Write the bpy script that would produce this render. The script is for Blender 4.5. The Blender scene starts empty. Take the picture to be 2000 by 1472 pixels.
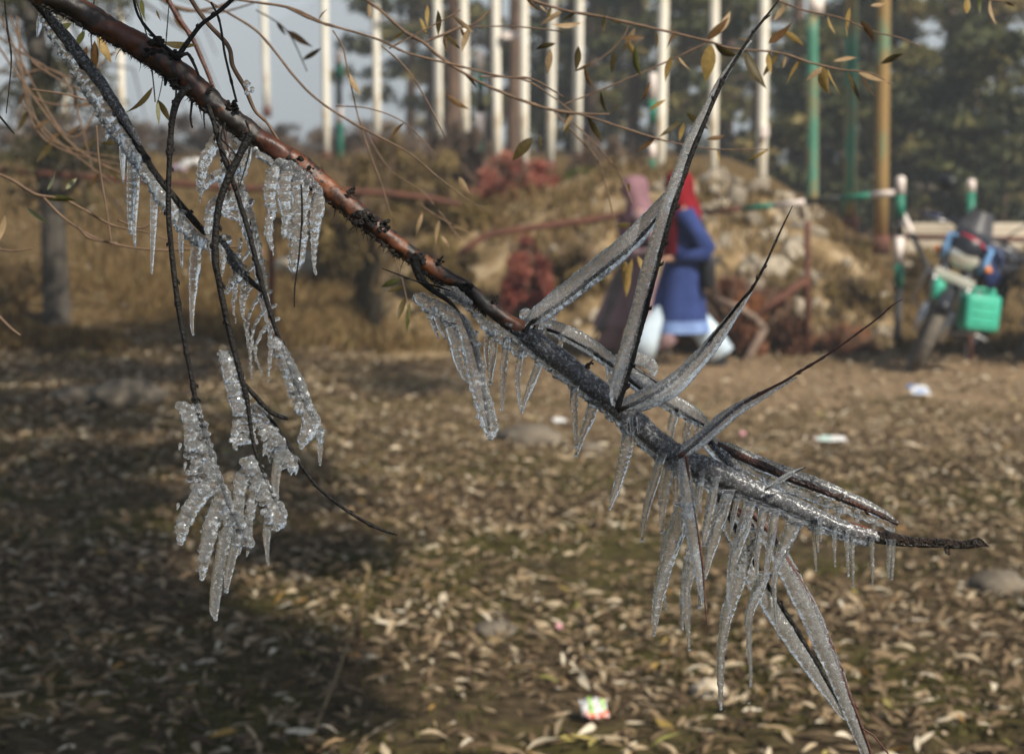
import bpy, bmesh, math, random
import numpy as np
from mathutils import Vector, Matrix, noise
random.seed(7); RNG = np.random.default_rng(7)
scene = bpy.context.scene
C = scene.collection

# ------------------------------------------------------------------ camera
F = 3889.0                      # focal length in photograph pixels (70 mm on a 36 mm frame, 2000 px wide)
CAMZ = 1.6
TH = math.atan(405 / F)         # downward pitch
cam_data = bpy.data.cameras.new('camera')
cam = bpy.data.objects.new('camera', cam_data); C.objects.link(cam)
cam.location = (0, 0, CAMZ)
cam.rotation_euler = (math.pi / 2 - TH, 0, 0)
cam_data.sensor_width = 36; cam_data.lens = 70
cam_data.clip_start = 0.1; cam_data.clip_end = 6000
cam_data.dof.use_dof = True
cam_data.dof.focus_distance = 2.02
cam_data.dof.aperture_fstop = 7.6
cam_data.dof.aperture_blades = 7
scene.camera = cam

# ------------------------------------------------------------------ world, sun, exposure
SUN_EL, SUN_AZ = math.radians(40), math.radians(138)    # azimuth clockwise from +Y (the view direction)
world = bpy.data.worlds.new('World'); scene.world = world; world.use_nodes = True
wn = world.node_tree; wn.nodes.clear()
sky = wn.nodes.new('ShaderNodeTexSky'); sky.sky_type = 'NISHITA'; sky.sun_disc = False
sky.sun_elevation = SUN_EL; sky.sun_rotation = SUN_AZ
sky.air_density = 1.0; sky.dust_density = 1.6; sky.ozone_density = 2.5
bg = wn.nodes.new('ShaderNodeBackground'); bg.inputs['Strength'].default_value = 0.065
wo = wn.nodes.new('ShaderNodeOutputWorld')
hsv = wn.nodes.new('ShaderNodeHueSaturation'); hsv.inputs['Saturation'].default_value = 0.95
wn.links.new(sky.outputs[0], hsv.inputs['Color']); wn.links.new(hsv.outputs[0], bg.inputs[0]); wn.links.new(bg.outputs[0], wo.inputs[0])
sun_data = bpy.data.lights.new('sun', 'SUN'); sun_data.energy = 5.0; sun_data.angle = math.radians(0.6)
sun_data.color = (1.0, 0.92, 0.79)
sun = bpy.data.objects.new('sun', sun_data); C.objects.link(sun)
SUNDIR = Vector((math.sin(SUN_AZ) * math.cos(SUN_EL), math.cos(SUN_AZ) * math.cos(SUN_EL), math.sin(SUN_EL)))  # towards the sun
sun.rotation_euler = SUNDIR.to_track_quat('Z', 'Y').to_euler()
sun.location = (6, -6, 9)
scene.view_settings.view_transform = 'Standard'; scene.view_settings.look = 'None'
scene.view_settings.exposure = 0.52; scene.view_settings.gamma = 1
scene.view_settings.use_curve_mapping = False
scene.render.engine = 'CYCLES'
cy = scene.cycles
cy.use_denoising = True
cy.max_bounces = 14; cy.transmission_bounces = 12; cy.diffuse_bounces = 3; cy.glossy_bounces = 4
cy.volume_bounces = 2; cy.transparent_max_bounces = 8; cy.caustics_refractive = False; cy.caustics_reflective = False
cy.sample_clamp_indirect = 6

# ------------------------------------------------------------------ geometry helpers
ct, st = math.cos(TH), math.sin(TH)
def P(px, py, D):
    """world point seen at photograph pixel (px, py), D metres along the lens axis"""
    x = (px - 1000) / F * D; u = (736 - py) / F * D
    return Vector((x, D * ct + u * st, CAMZ - D * st + u * ct))
def zy(py, Y):
    """height seen at pixel row py at ground distance Y"""
    return CAMZ + Y * math.tan(math.atan((736 - py) / F) - TH)
def W(px, Y, z):
    D = Y * ct + (CAMZ - z) * st
    return Vector(((px - 1000) / F * D, Y, z))
def fbm(p, s=1.0, o=4):
    return noise.fractal(Vector(p) * s, 0.6, 2.0, o)

def sstep(a, b, x):
    t = min(1, max(0, (x - a) / (b - a))); return t * t * (3 - 2 * t)
def terrain(x, y):
    """ground height: flat leaf-covered yard, then a slope up to the terrace with the poles"""
    k = x / max(y, 1)                      # lateral direction
    left = sstep(17.2, 30, y) * 1.75
    z = left
    # right of the view the terrace is lower
    low = sstep(0.10, 0.19, k)
    z = left * (1 - low) + low * (sstep(17.0, 24, y) * 0.35)
    if y > 30: z += (y - 30) * 0.012 * (1 - low)
    z += 0.03 * noise.noise(Vector((x * .7, y * .7, 0))) * sstep(4, 9, y)
    return z

def new_mesh(name, v, f, mats=None, smooth=True, idx=None):
    me = bpy.data.meshes.new(name)
    me.from_pydata([tuple(p) for p in v], [], f)
    for m in (mats if isinstance(mats, (list, tuple)) else [mats]):
        if m: me.materials.append(m)
    if smooth: me.polygons.foreach_set('use_smooth', [True] * len(me.polygons))
    if idx is not None: me.polygons.foreach_set('material_index', idx)
    me.update()
    return me
def link(name, me, parent=None, loc=None):
    o = bpy.data.objects.new(name, me); C.objects.link(o)
    if parent: o.parent = parent
    if loc is not None: o.location = loc
    return o
def tag(o, label=None, cat=None, group=None, kind=None):
    if label: o['label'] = label
    if cat: o['category'] = cat
    if group: o['group'] = group
    if kind: o['kind'] = kind
    return o
def empty(name, loc, label, cat, group=None, rot=0):
    o = bpy.data.objects.new(name, None); C.objects.link(o)
    o.location = loc; o.rotation_euler = (0, 0, rot); o.empty_display_size = .1
    return tag(o, label, cat, group)

class MB:
    """collects shapes; build() links them as ONE mesh object"""
    def __init__(s): s.v = []; s.f = []; s.m = []; s.cur = 0
    def add(s, v, f):
        n = len(s.v); s.v.extend(v); s.f.extend([tuple(i + n for i in q) for q in f]); s.m.extend([s.cur] * len(f))
    def tube(s, pts, rad, sides=8, fn=None, flat=1.0, cap=True, ref=None):
        pts = [Vector(p) for p in pts]; n = len(pts)
        if not hasattr(rad, '__len__'): rad = [rad] * n
        v = []; f = []
        t0 = (pts[1] - pts[0]).normalized()
        a = Vector(ref) if ref else (Vector((0, 1, 0)) if abs(t0.y) < .9 else Vector((1, 0, 0)))
        nrm = (a - t0 * a.dot(t0)).normalized()
        for i in range(n):
            t = (pts[min(i + 1, n - 1)] - pts[max(i - 1, 0)])
            t = t.normalized() if t.length > 1e-9 else t0
            nrm = (nrm - t * nrm.dot(t)).normalized(); b = t.cross(nrm)
            for k in range(sides):
                an = 2 * math.pi * k / sides
                r = rad[i] * (fn(i, k, an) if fn else 1)
                v.append(pts[i] + nrm * (math.cos(an) * r * flat) + b * (math.sin(an) * r))
        for i in range(n - 1):
            for k in range(sides):
                k2 = (k + 1) % sides
                f.append((i * sides + k, i * sides + k2, (i + 1) * sides + k2, (i + 1) * sides + k))
        if cap:
            f.append(tuple(reversed(range(sides)))); f.append(tuple((n - 1) * sides + k for k in range(sides)))
        s.add(v, f); return s
    def box(s, c, size, rot=None, bevel=0):
        c = Vector(c); hx, hy, hz = size[0] / 2, size[1] / 2, size[2] / 2
        R = rot if rot is not None else Matrix.Identity(3)
        if bevel:
            bm = bmesh.new(); bmesh.ops.create_cube(bm, size=1)
            bmesh.ops.scale(bm, vec=size, verts=bm.verts)
            bmesh.ops.bevel(bm, geom=bm.edges[:], offset=bevel, segments=2, affect='EDGES', profile=.6)
            s.add([c + R @ w.co for w in bm.verts], [[w.index for w in q.verts] for q in bm.faces]); bm.free(); return s
        v = [c + R @ Vector((x, y, z)) for z in (-hz, hz) for y in (-hy, hy) for x in (-hx, hx)]
        s.add(v, [(0, 2, 3, 1), (4, 5, 7, 6), (0, 1, 5, 4), (2, 6, 7, 3), (0, 4, 6, 2), (1, 3, 7, 5)]); return s
    def ball(s, c, r, sub=1, sc=(1, 1, 1), R=None, nz=0):
        V, Fc = ICO[sub]; c = Vector(c)
        out = []
        for p in V:
            k = r * (1 + (nz * noise.noise(p * 2.2 + c * 7) if nz else 0))
            q = Vector((p.x * sc[0], p.y * sc[1], p.z * sc[2])) * k
            out.append(c + (R @ q if R is not None else q))
        s.add(out, Fc); return s
    def loft(s, rings, sides=16, cap=True, fn=None):
        """rings: (centre, rx, ry[, twist]) stacked; horizontal ellipses"""
        v = []; f = []
        for i, rg in enumerate(rings):
            c, rx, ry = Vector(rg[0]), rg[1], rg[2]
            for k in range(sides):
                a = 2 * math.pi * k / sides
                w = fn(i, k, a) if fn else 1
                v.append(c + Vector((math.cos(a) * rx * w, math.sin(a) * ry * w, 0)))
        for i in range(len(rings) - 1):
            for k in range(sides):
                k2 = (k + 1) % sides
                f.append((i * sides + k, i * sides + k2, (i + 1) * sides + k2, (i + 1) * sides + k))
        if cap:
            f.append(tuple(reversed(range(sides)))); f.append(tuple((len(rings) - 1) * sides + k for k in range(sides)))
        s.add(v, f); return s
    def mesh(s, name, mats, smooth=True):
        return new_mesh(name, s.v, s.f, mats, smooth, s.m)
    def build(s, name, mats, parent=None, smooth=True, label=None):
        o = link(name, s.mesh(name, mats, smooth), parent)
        if label: o['label'] = label
        return o
ICO = {}
for _s in (1, 2, 3):
    _b = bmesh.new(); bmesh.ops.create_icosphere(_b, subdivisions=_s, radius=1)
    ICO[_s] = ([w.co.copy() for w in _b.verts], [tuple(w.index for w in q.verts) for q in _b.faces]); _b.free()

def spline(pts, step):
    """Catmull-Rom through n-dimensional points, resampled about every step along the first two coordinates"""
    pts = [list(p) for p in pts]
    if len(pts) == 2: pts.insert(1, [(a + b) / 2 for a, b in zip(*pts)])
    out = []
    for i in range(len(pts) - 1):
        p0 = pts[max(i - 1, 0)]; p1 = pts[i]; p2 = pts[i + 1]; p3 = pts[min(i + 2, len(pts) - 1)]
        d = math.hypot(p2[0] - p1[0], p2[1] - p1[1]); n = max(1, int(round(d / step)))
        for k in range(n):
            t = k / n
            out.append([.5 * (2 * b + (c - a) * t + (2 * a - 5 * b + 4 * c - e) * t * t + (3 * b - a - 3 * c + e) * t ** 3)
                        for a, b, c, e in zip(p0, p1, p2, p3)])
    out.append(list(pts[-1])); return out
def remesh(name, mb, voxel, mats, parent=None, smooth_it=1, noise_amp=0):
    """weld overlapping shapes into one closed surface"""
    me = mb.mesh(name + '_source', mats)
    o = link(name, me)
    m = o.modifiers.new('weld', 'REMESH'); m.mode = 'VOXEL'; m.voxel_size = voxel; m.use_smooth_shade = True
    if smooth_it:
        s = o.modifiers.new('soften', 'SMOOTH'); s.iterations = smooth_it; s.factor = .5
    dg = bpy.context.evaluated_depsgraph_get()
    me2 = bpy.data.meshes.new_from_object(o.evaluated_get(dg), depsgraph=dg)
    me2.name = name
    me2.polygons.foreach_set('use_smooth', [True] * len(me2.polygons))
    if not me2.materials:
        for q in (mats if isinstance(mats, (list, tuple)) else [mats]): me2.materials.append(q)
    o.modifiers.clear(); o.data = me2
    bpy.data.meshes.remove(me)
    if parent: o.parent = parent
    return o

# ------------------------------------------------------------------ materials
def mat(name):
    m = bpy.data.materials.new(name); m.use_nodes = True
    nt = m.node_tree; b = nt.nodes['Principled BSDF']
    return m, nt, b
def N(nt, typ, **kw):
    n = nt.nodes.new(typ)
    for k, v in kw.items():
        if k in n.inputs: n.inputs[k].default_value = v
        else: setattr(n, k, v)
    return n
def ramp(nt, stops):
    r = nt.nodes.new('ShaderNodeValToRGB')
    while len(r.color_ramp.elements) < len(stops): r.color_ramp.elements.new(.5)
    for e, (p, c) in zip(r.color_ramp.elements, stops):
        e.position = p; e.color = (*c, 1) if len(c) == 3 else c
    return r
def coords(nt, kind='Object'):
    return nt.nodes.new('ShaderNodeTexCoord').outputs[kind]
def noisy(name, stops, scale=5, rough=.8, detail=6, bump=0, bscale=None, kind='Object', spec=.3, metallic=0, dist=0.0, stretch=None, rnd=0):
    """a surface whose colour runs through stops by fractal noise, with bump"""
    m, nt, b = mat(name); L = nt.links
    co = coords(nt, kind)
    if stretch:
        mp = N(nt, 'ShaderNodeMapping'); mp.inputs['Scale'].default_value = stretch
        L.new(co, mp.inputs[0]); co = mp.outputs[0]
    n = N(nt, 'ShaderNodeTexNoise', Scale=scale, Detail=detail, Roughness=.62, Distortion=dist)
    L.new(co, n.inputs['Vector'])
    r = ramp(nt, stops); L.new(n.outputs['Fac'], r.inputs[0]); L.new(r.outputs[0], b.inputs['Base Color'])
    if rnd:
        oi = N(nt, 'ShaderNodeObjectInfo'); hs = N(nt, 'ShaderNodeHueSaturation')
        mr = N(nt, 'ShaderNodeMapRange'); mr.inputs['To Min'].default_value = 1 - rnd; mr.inputs['To Max'].default_value = 1 + rnd
        L.new(oi.outputs['Random'], mr.inputs[0]); L.new(mr.outputs[0], hs.inputs['Value'])
        L.new(r.outputs[0], hs.inputs['Color']); L.new(hs.outputs[0], b.inputs['Base Color'])
    b.inputs['Roughness'].default_value = rough; b.inputs['Specular IOR Level'].default_value = spec
    b.inputs['Metallic'].default_value = metallic
    if bump:
        n2 = N(nt, 'ShaderNodeTexNoise', Scale=bscale or scale * 4, Detail=5); L.new(co, n2.inputs['Vector'])
        bp = N(nt, 'ShaderNodeBump', Strength=bump, Distance=.02); L.new(n2.outputs['Fac'], bp.inputs['Height'])
        L.new(bp.outputs[0], b.inputs['Normal'])
    return m
def foliage_mat(name, stops, rough=.6, trans=.25):
    """leaf colour per face clump from the 'tint' attribute, some light through the leaf"""
    m, nt, b = mat(name); L = nt.links
    a = N(nt, 'ShaderNodeAttribute', attribute_name='tint')
    r = ramp(nt, stops); L.new(a.outputs['Fac'], r.inputs[0]); L.new(r.outputs[0], b.inputs['Base Color'])
    b.inputs['Roughness'].default_value = rough; b.inputs['Specular IOR Level'].default_value = .25
    if trans:
        t = N(nt, 'ShaderNodeBsdfTranslucent'); L.new(r.outputs[0], t.inputs[0])
        mx = N(nt, 'ShaderNodeMixShader'); mx.inputs[0].default_value = trans
        L.new(b.outputs[0], mx.inputs[1]); L.new(t.outputs[0], mx.inputs[2])
        L.new(mx.outputs[0], nt.nodes['Material Output'].inputs[0])
    return m

def ice_mat(name, cloudy=.12, frost=.25, bump=.25, rough=.05, fscale=260, bscale=160, tint=(.93, .96, .98)):
    m, nt, b = mat(name); L = nt.links
    co = coords(nt)
    b.inputs['Base Color'].default_value = (*tint, 1); b.inputs['Transmission Weight'].default_value = 1
    b.inputs['IOR'].default_value = 1.31; b.inputs['Roughness'].default_value = rough
    n1 = N(nt, 'ShaderNodeTexNoise', Scale=bscale, Detail=3, Roughness=.5); L.new(co, n1.inputs['Vector'])
    bp = N(nt, 'ShaderNodeBump', Strength=bump, Distance=.004); L.new(n1.outputs['Fac'], bp.inputs['Height'])
    L.new(bp.outputs[0], b.inputs['Normal'])
    # trapped air: white cloud and specks
    n2 = N(nt, 'ShaderNodeTexNoise', Scale=fscale, Detail=5, Roughness=.7); L.new(co, n2.inputs['Vector'])
    r2 = ramp(nt, [(.52, (0, 0, 0)), (.66, (1, 1, 1))]); L.new(n2.outputs['Fac'], r2.inputs[0])
    n3 = N(nt, 'ShaderNodeTexNoise', Scale=40, Detail=2); L.new(co, n3.inputs['Vector'])
    mm = N(nt, 'ShaderNodeMath', operation='MULTIPLY'); L.new(r2.outputs[0], mm.inputs[0]); L.new(n3.outputs['Fac'], mm.inputs[1])
    ma = N(nt, 'ShaderNodeMath', operation='MULTIPLY_ADD'); L.new(mm.outputs[0], ma.inputs[0])
    ma.inputs[1].default_value = frost * 1.6; ma.inputs[2].default_value = cloudy
    d = N(nt, 'ShaderNodeBsdfDiffuse'); d.inputs[0].default_value = (.84, .89, .95, 1)
    t = N(nt, 'ShaderNodeBsdfTranslucent'); t.inputs[0].default_value = (.84, .89, .95, 1)
    dm = N(nt, 'ShaderNodeMixShader'); L.new(d.outputs[0], dm.inputs[1]); L.new(t.outputs[0], dm.inputs[2]); dm.inputs[0].default_value = .5
    L.new(bp.outputs[0], d.inputs['Normal'])
    mx = N(nt, 'ShaderNodeMixShader'); L.new(ma.outputs[0], mx.inputs[0]); L.new(b.outputs[0], mx.inputs[1]); L.new(dm.outputs[0], mx.inputs[2])
    L.new(mx.outputs[0], nt.nodes['Material Output'].inputs[0])
    return m
M = {}
M['ice'] = ice_mat('clear_ice', .11, .4, bscale=110)
M['ice_milky'] = ice_mat('milky_ice', .14, .6, bump=.3, fscale=170, bscale=120)
M['ice_sleeve'] = ice_mat('bubbly_sleeve_ice', .19, .42, bump=.38, rough=.10, fscale=300, bscale=170)
M['ice_coat'] = ice_mat('frosted_coat_ice', .15, .85, bump=.22, rough=.2, fscale=280, bscale=200)
M['drop'] = ice_mat('water_drop', 0, 0, bump=0, rough=.0)

def bark_limb():
    m, nt, b = mat('red_brown_bark'); L = nt.links; co = coords(nt)
    n = N(nt, 'ShaderNodeTexNoise', Scale=9, Detail=6, Roughness=.6); L.new(co, n.inputs['Vector'])
    r = ramp(nt, [(.32, (.012, .009, .008)), (.40, (.050, .016, .010)), (.52, (.085, .028, .012)), (.66, (.17, .060, .023)), (.80, (.11, .07, .05))]); L.new(n.outputs['Fac'], r.inputs[0])
    # dark lenticels and mould specks
    v = N(nt, 'ShaderNodeTexVoronoi', Scale=130); L.new(co, v.inputs['Vector'])
    vr = ramp(nt, [(.17, (0, 0, 0)), (.22, (1, 1, 1))]); L.new(v.outputs['Distance'], vr.inputs[0])
    n2 = N(nt, 'ShaderNodeTexNoise', Scale=22, Detail=8, Roughness=.75); L.new(co, n2.inputs['Vector'])
    r2 = ramp(nt, [(.40, (0, 0, 0)), (.50, (1, 1, 1))]); L.new(n2.outputs['Fac'], r2.inputs[0])
    m1 = N(nt, 'ShaderNodeMath', operation='MULTIPLY'); L.new(vr.outputs[0], m1.inputs[0]); L.new(r2.outputs[0], m1.inputs[1])
    mx = N(nt, 'ShaderNodeMix', data_type='RGBA'); L.new(m1.outputs[0], mx.inputs['Factor'])
    mx.inputs['A'].default_value = (.012, .010, .010, 1); L.new(r.outputs[0], mx.inputs['B'])
    # black sooty mould in ragged patches
    n4 = N(nt, 'ShaderNodeTexNoise', Scale=17, Detail=12, Roughness=.72, Distortion=.6); L.new(co, n4.inputs['Vector'])
    r4 = ramp(nt, [(.455, (0, 0, 0)), (.49, (1, 1, 1))]); L.new(n4.outputs['Fac'], r4.inputs[0])
    mx2 = N(nt, 'ShaderNodeMix', data_type='RGBA'); L.new(r4.outputs[0], mx2.inputs['Factor']); mx2.inputs['A'].default_value = (.014, .011, .010, 1); L.new(mx.outputs['Result'], mx2.inputs['B'])
    L.new(mx2.outputs['Result'], b.inputs['Base Color'])
    b.inputs['Roughness'].default_value = .38; b.inputs['Specular IOR Level'].default_value = .45
    bp = N(nt, 'ShaderNodeBump', Strength=.9, Distance=.003); L.new(n4.outputs['Fac'], bp.inputs['Height']); L.new(bp.outputs[0], b.inputs['Normal'])
    return m
M['bark'] = bark_limb()
M['bark_iced'] = noisy('wet_dark_bark', [(.3, (.010, .008, .008)), (.5, (.04, .018, .012)), (.64, (.09, .030, .018)), (.75, (.25, .24, .24))], scale=45, rough=.3, bump=.5, bscale=220, spec=.5)
M['twig'] = noisy('shaded_black_twig_bark', [(.3, (.003, .0026, .0025)), (.6, (.008, .007, .006)), (.75, (.022, .018, .016))], scale=70, rough=.6, bump=.4, bscale=300, spec=.25)  # dark bark, blackened further so the colour carries the twigs' shade
M['twig_red'] = noisy('red_twig_bark', [(.3, (.035, .014, .012)), (.7, (.095, .04, .028))], scale=60, rough=.5, bump=.2)
M['twig_brown'] = noisy('brown_twig_bark', [(.3, (.07, .045, .03)), (.7, (.17, .11, .07))], scale=50, rough=.7)
M['scar'] = noisy('charred_scar', [(.3, (.004, .004, .004)), (.8, (.03, .024, .02))], scale=60, rough=.8, bump=1, bscale=160)
DL = 2.02
# =================================================================== ground, slope, bank
def bank_top(px):
    xs = [640, 800, 900, 980, 1080, 1130, 1200, 1300, 1400, 1480, 1560, 1620, 1680, 1740, 1800]
    ys = [470, 440, 415, 385, 368, 352, 348, 350, 358, 374, 408, 440, 490, 560, 690]
    return float(np.interp(px, xs, ys))
def bank_h(x, y):
    px = 1000 + F * x / (y * ct + 1.0 * st)
    if px < 640 or px > 1800: return -1
    zc = zy(bank_top(px), 21.2)
    e = sstep(640, 760, px) * (1 - sstep(1760, 1800, px))
    h = zc * sstep(17.15 + .25 * noise.noise(Vector((x * 1.3, 0, 5))), 21.0, y) ** .8
    if y > 21.4: h -= (y - 21.4) * .12
    rough = .10 * fbm((x, y, 0), 1.6) + .05 * fbm((x, y, 3), 5)
    return (h + rough * sstep(17, 18, y)) * e - (1 - e)
def ground_z(x, y): return max(terrain(x, y), bank_h(x, y) if 17 < y < 27 else -9)

def ground_mat():
    m, nt, b = mat('ground_soil_moss_dry_grass'); L = nt.links; co = coords(nt)
    sp = N(nt, 'ShaderNodeSeparateXYZ'); L.new(co, sp.inputs[0])
    nz = N(nt, 'ShaderNodeTexNoise', Scale=.9, Detail=5); L.new(co, nz.inputs['Vector'])
    fine = N(nt, 'ShaderNodeTexNoise', Scale=14, Detail=8, Roughness=.7); L.new(co, fine.inputs['Vector'])
    soil = ramp(nt, [(.35, (.030, .021, .012)), (.5, (.075, .052, .028)), (.65, (.15, .11, .062))]); L.new(fine.outputs['Fac'], soil.inputs[0])
    moss = ramp(nt, [(.35, (.026, .023, .007)), (.55, (.085, .073, .020)), (.75, (.165, .135, .045))]); L.new(fine.outputs['Fac'], moss.inputs[0])
    mf = ramp(nt, [(.44, (0, 0, 0)), (.56, (1, 1, 1))]); L.new(nz.outputs['Fac'], mf.inputs[0])
    m1 = N(nt, 'ShaderNodeMix', data_type='RGBA'); L.new(mf.outputs[0], m1.inputs['Factor']); L.new(soil.outputs[0], m1.inputs['A']); L.new(moss.outputs[0], m1.inputs['B'])
    # the trodden, dusty strip in front of the bank
    dust = ramp(nt, [(.3, (.14, .092, .052)), (.5, (.26, .18, .105)), (.7, (.40, .30, .19))]); L.new(fine.outputs['Fac'], dust.inputs[0])
    yy = N(nt, 'ShaderNodeMath', operation='MULTIPLY_ADD'); L.new(nz.outputs['Fac'], yy.inputs[0]); yy.inputs[1].default_value = 5; L.new(sp.outputs['Y'], yy.inputs[2])
    xr = N(nt, 'ShaderNodeMapRange'); L.new(sp.outputs['X'], xr.inputs[0]); xr.inputs['From Min'].default_value = -2.2; xr.inputs['From Max'].default_value = .8
    yr = N(nt, 'ShaderNodeMapRange'); L.new(yy.outputs[0], yr.inputs[0]); yr.inputs['From Min'].default_value = 12.6; yr.inputs['From Max'].default_value = 15.6
    dm = N(nt, 'ShaderNodeMath', operation='MULTIPLY'); L.new(xr.outputs[0], dm.inputs[0]); L.new(yr.outputs[0], dm.inputs[1])
    m2 = N(nt, 'ShaderNodeMix', data_type='RGBA'); L.new(dm.outputs[0], m2.inputs['Factor']); L.new(m1.outputs['Result'], m2.inputs['A']); L.new(dust.outputs[0], m2.inputs['B'])
    # dry grass beyond
    gr = ramp(nt, [(.34, (.030, .018, .008)), (.47, (.095, .058, .022)), (.58, (.17, .115, .048)), (.72, (.30, .24, .14))]); L.new(fine.outputs['Fac'], gr.inputs[0])
    y2 = N(nt, 'ShaderNodeMapRange'); L.new(yy.outputs[0], y2.inputs[0]); y2.inputs['From Min'].default_value = 18.5; y2.inputs['From Max'].default_value = 20.5
    m3 = N(nt, 'ShaderNodeMix', data_type='RGBA'); L.new(y2.outputs[0], m3.inputs['Factor']); L.new(m2.outputs['Result'], m3.inputs['A']); L.new(gr.outputs[0], m3.inputs['B'])
    L.new(m3.outputs['Result'], b.inputs['Base Color']); b.inputs['Roughness'].default_value = .95; b.inputs['Specular IOR Level'].default_value = .1
    bp = N(nt, 'ShaderNodeBump', Strength=.8, Distance=.05); L.new(fine.outputs['Fac'], bp.inputs['Height']); L.new(bp.outputs[0], b.inputs['Normal'])
    return m
ys = [-30, -15, -6, -2] + [i * .4 for i in range(0, 90)] + [37, 40, 44, 50, 60, 75, 100, 150, 250, 450, 900, 2500]
xs = [-2500, -900, -400, -200, -100, -60, -40, -25, -16] + [i * .4 for i in range(-30, 31)] + [16, 25, 40, 60, 100, 200, 400, 900, 2500]
v = [(x, y, terrain(x, min(y, 200)) if abs(x) < 60 else terrain(math.copysign(60, x), min(y, 200))) for y in ys for x in xs]
nx = len(xs)
f = [(j * nx + i, j * nx + i + 1, (j + 1) * nx + i + 1, (j + 1) * nx + i) for j in range(len(ys) - 1) for i in range(nx - 1)]
ground = tag(link('ground', new_mesh('ground', v, f, ground_mat())), kind='structure')

# rubble bank
M['rubble'] = noisy('rubble_earth', [(.30, (.05, .035, .02)), (.42, (.13, .09, .045)), (.52, (.22, .155, .08)), (.60, (.32, .25, .16)), (.70, (.20, .13, .05))], scale=2.6, rough=.95, detail=10, bump=1, bscale=12, spec=.1)
v = []; bx = np.linspace(-2.2, 5.2, 110); by = np.linspace(16.8, 26.5, 90)
for y in by:
    for x in bx: v.append((x, y, bank_h(x, y)))
f = [(j * 110 + i, j * 110 + i + 1, (j + 1) * 110 + i + 1, (j + 1) * 110 + i) for j in range(89) for i in range(109)]
bank = tag(link('rubble_bank', new_mesh('rubble_bank', v, f, M['rubble'])), kind='structure')
M['stone'] = noisy('pale_stone', [(.3, (.16, .13, .10)), (.5, (.33, .28, .21)), (.7, (.50, .45, .36))], scale=6, rough=.9, bump=.6, rnd=.35)
STONES = []
for k in range(6):
    mb = MB(); mb.ball((0, 0, 0), 1, 2, (1, random.uniform(.6, .95), random.uniform(.5, .75)), nz=.5); STONES.append(mb.mesh('stone', M['stone'], smooth=False))
for i in range(110):
    px = random.uniform(1080, 1740) if i > 50 else random.uniform(1370, 1620)
    y = random.uniform(17.6, 21.3); p = W(px, y, 0); z = bank_h(p.x, y)
    o = link('stone', random.choice(STONES), bank, (p.x, y, z + .02)); s = random.uniform(.05, .17) * (1 if px > 1350 else .6)
    o.scale = (s, s, s); o.rotation_euler = [random.uniform(0, 6) for _ in range(3)]
# dry vegetation on the bank and the slope
def blades(name, pts, h, w, material, parent=None, lean=.6, per=1):
    n = len(pts); p = np.array(pts); a = RNG.uniform(0, 6.283, n); hh = h * RNG.uniform(.5, 1.3, n)
    dx = np.cos(a); dy = np.sin(a); le = RNG.uniform(.1, lean, n); b2 = RNG.uniform(0, 6.283, n)
    v = np.zeros((n, 4, 3)); ww = w * RNG.uniform(.6, 1.3, n)
    v[:, 0] = p; v[:, 0, 0] -= dx * ww; v[:, 0, 1] -= dy * ww
    v[:, 1] = p; v[:, 1, 0] += dx * ww; v[:, 1, 1] += dy * ww
    mid = p + np.stack([np.cos(b2) * le * hh * .3, np.sin(b2) * le * hh * .3, hh * .6], 1)
    tip = p + np.stack([np.cos(b2) * le * hh, np.sin(b2) * le * hh, hh], 1)
    v[:, 2] = mid + np.stack([dx * ww * .7, dy * ww * .7, 0 * ww], 1); v[:, 3] = tip
    idx = np.arange(n)[:, None] * 4
    faces = np.concatenate([idx + [0, 1, 2], idx + [0, 2, 3]])
    return fast_mesh(name, v.reshape(-1, 3), faces, material, parent, np.repeat(RNG.uniform(0, 1, n), 4))
def fast_mesh(name, v, faces, material, parent=None, tint=None):
    me = bpy.data.meshes.new(name); nf, k = faces.shape
    me.vertices.add(len(v)); me.vertices.foreach_set('co', np.ascontiguousarray(v, dtype=np.float32).ravel())
    me.loops.add(nf * k); me.loops.foreach_set('vertex_index', faces.astype(np.int32).ravel())
    me.polygons.add(nf); me.polygons.foreach_set('loop_start', np.arange(0, nf * k, k, dtype=np.int32)); me.polygons.foreach_set('loop_total', np.full(nf, k, dtype=np.int32))
    if tint is not None:
        at = me.attributes.new('tint', 'FLOAT', 'POINT'); at.data.foreach_set('value', np.ascontiguousarray(tint, dtype=np.float32))
    me.materials.append(material); me.update(calc_edges=True)
    return link(name, me, parent)
M['dry_grass'] = foliage_mat('dry_grass', [(0, (.06, .034, .012)), (.4, (.13, .078, .028)), (.8, (.26, .18, .08)), (1, (.10, .085, .025))], trans=.2)
pts = []
for i in range(26000):
    y = 17.3 + (i % 100) / 100 * 14 * random.random() ** .7; x = random.uniform(-.30, .02) * y
    if noise.noise(Vector((x * .8, y * .5, 2))) > -.15: pts.append((x, y, terrain(x, y)))
for i in range(22000):
    y = random.uniform(17.2, 22); x = random.uniform(-2.0, 5.0)
    if noise.noise(Vector((x * 1.2, y * 1.2, 9))) > -.08: pts.append((x, y, ground_z(x, y)))
tag(blades('dry_grass', pts, .13, .006, M['dry_grass']), kind='stuff')

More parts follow.
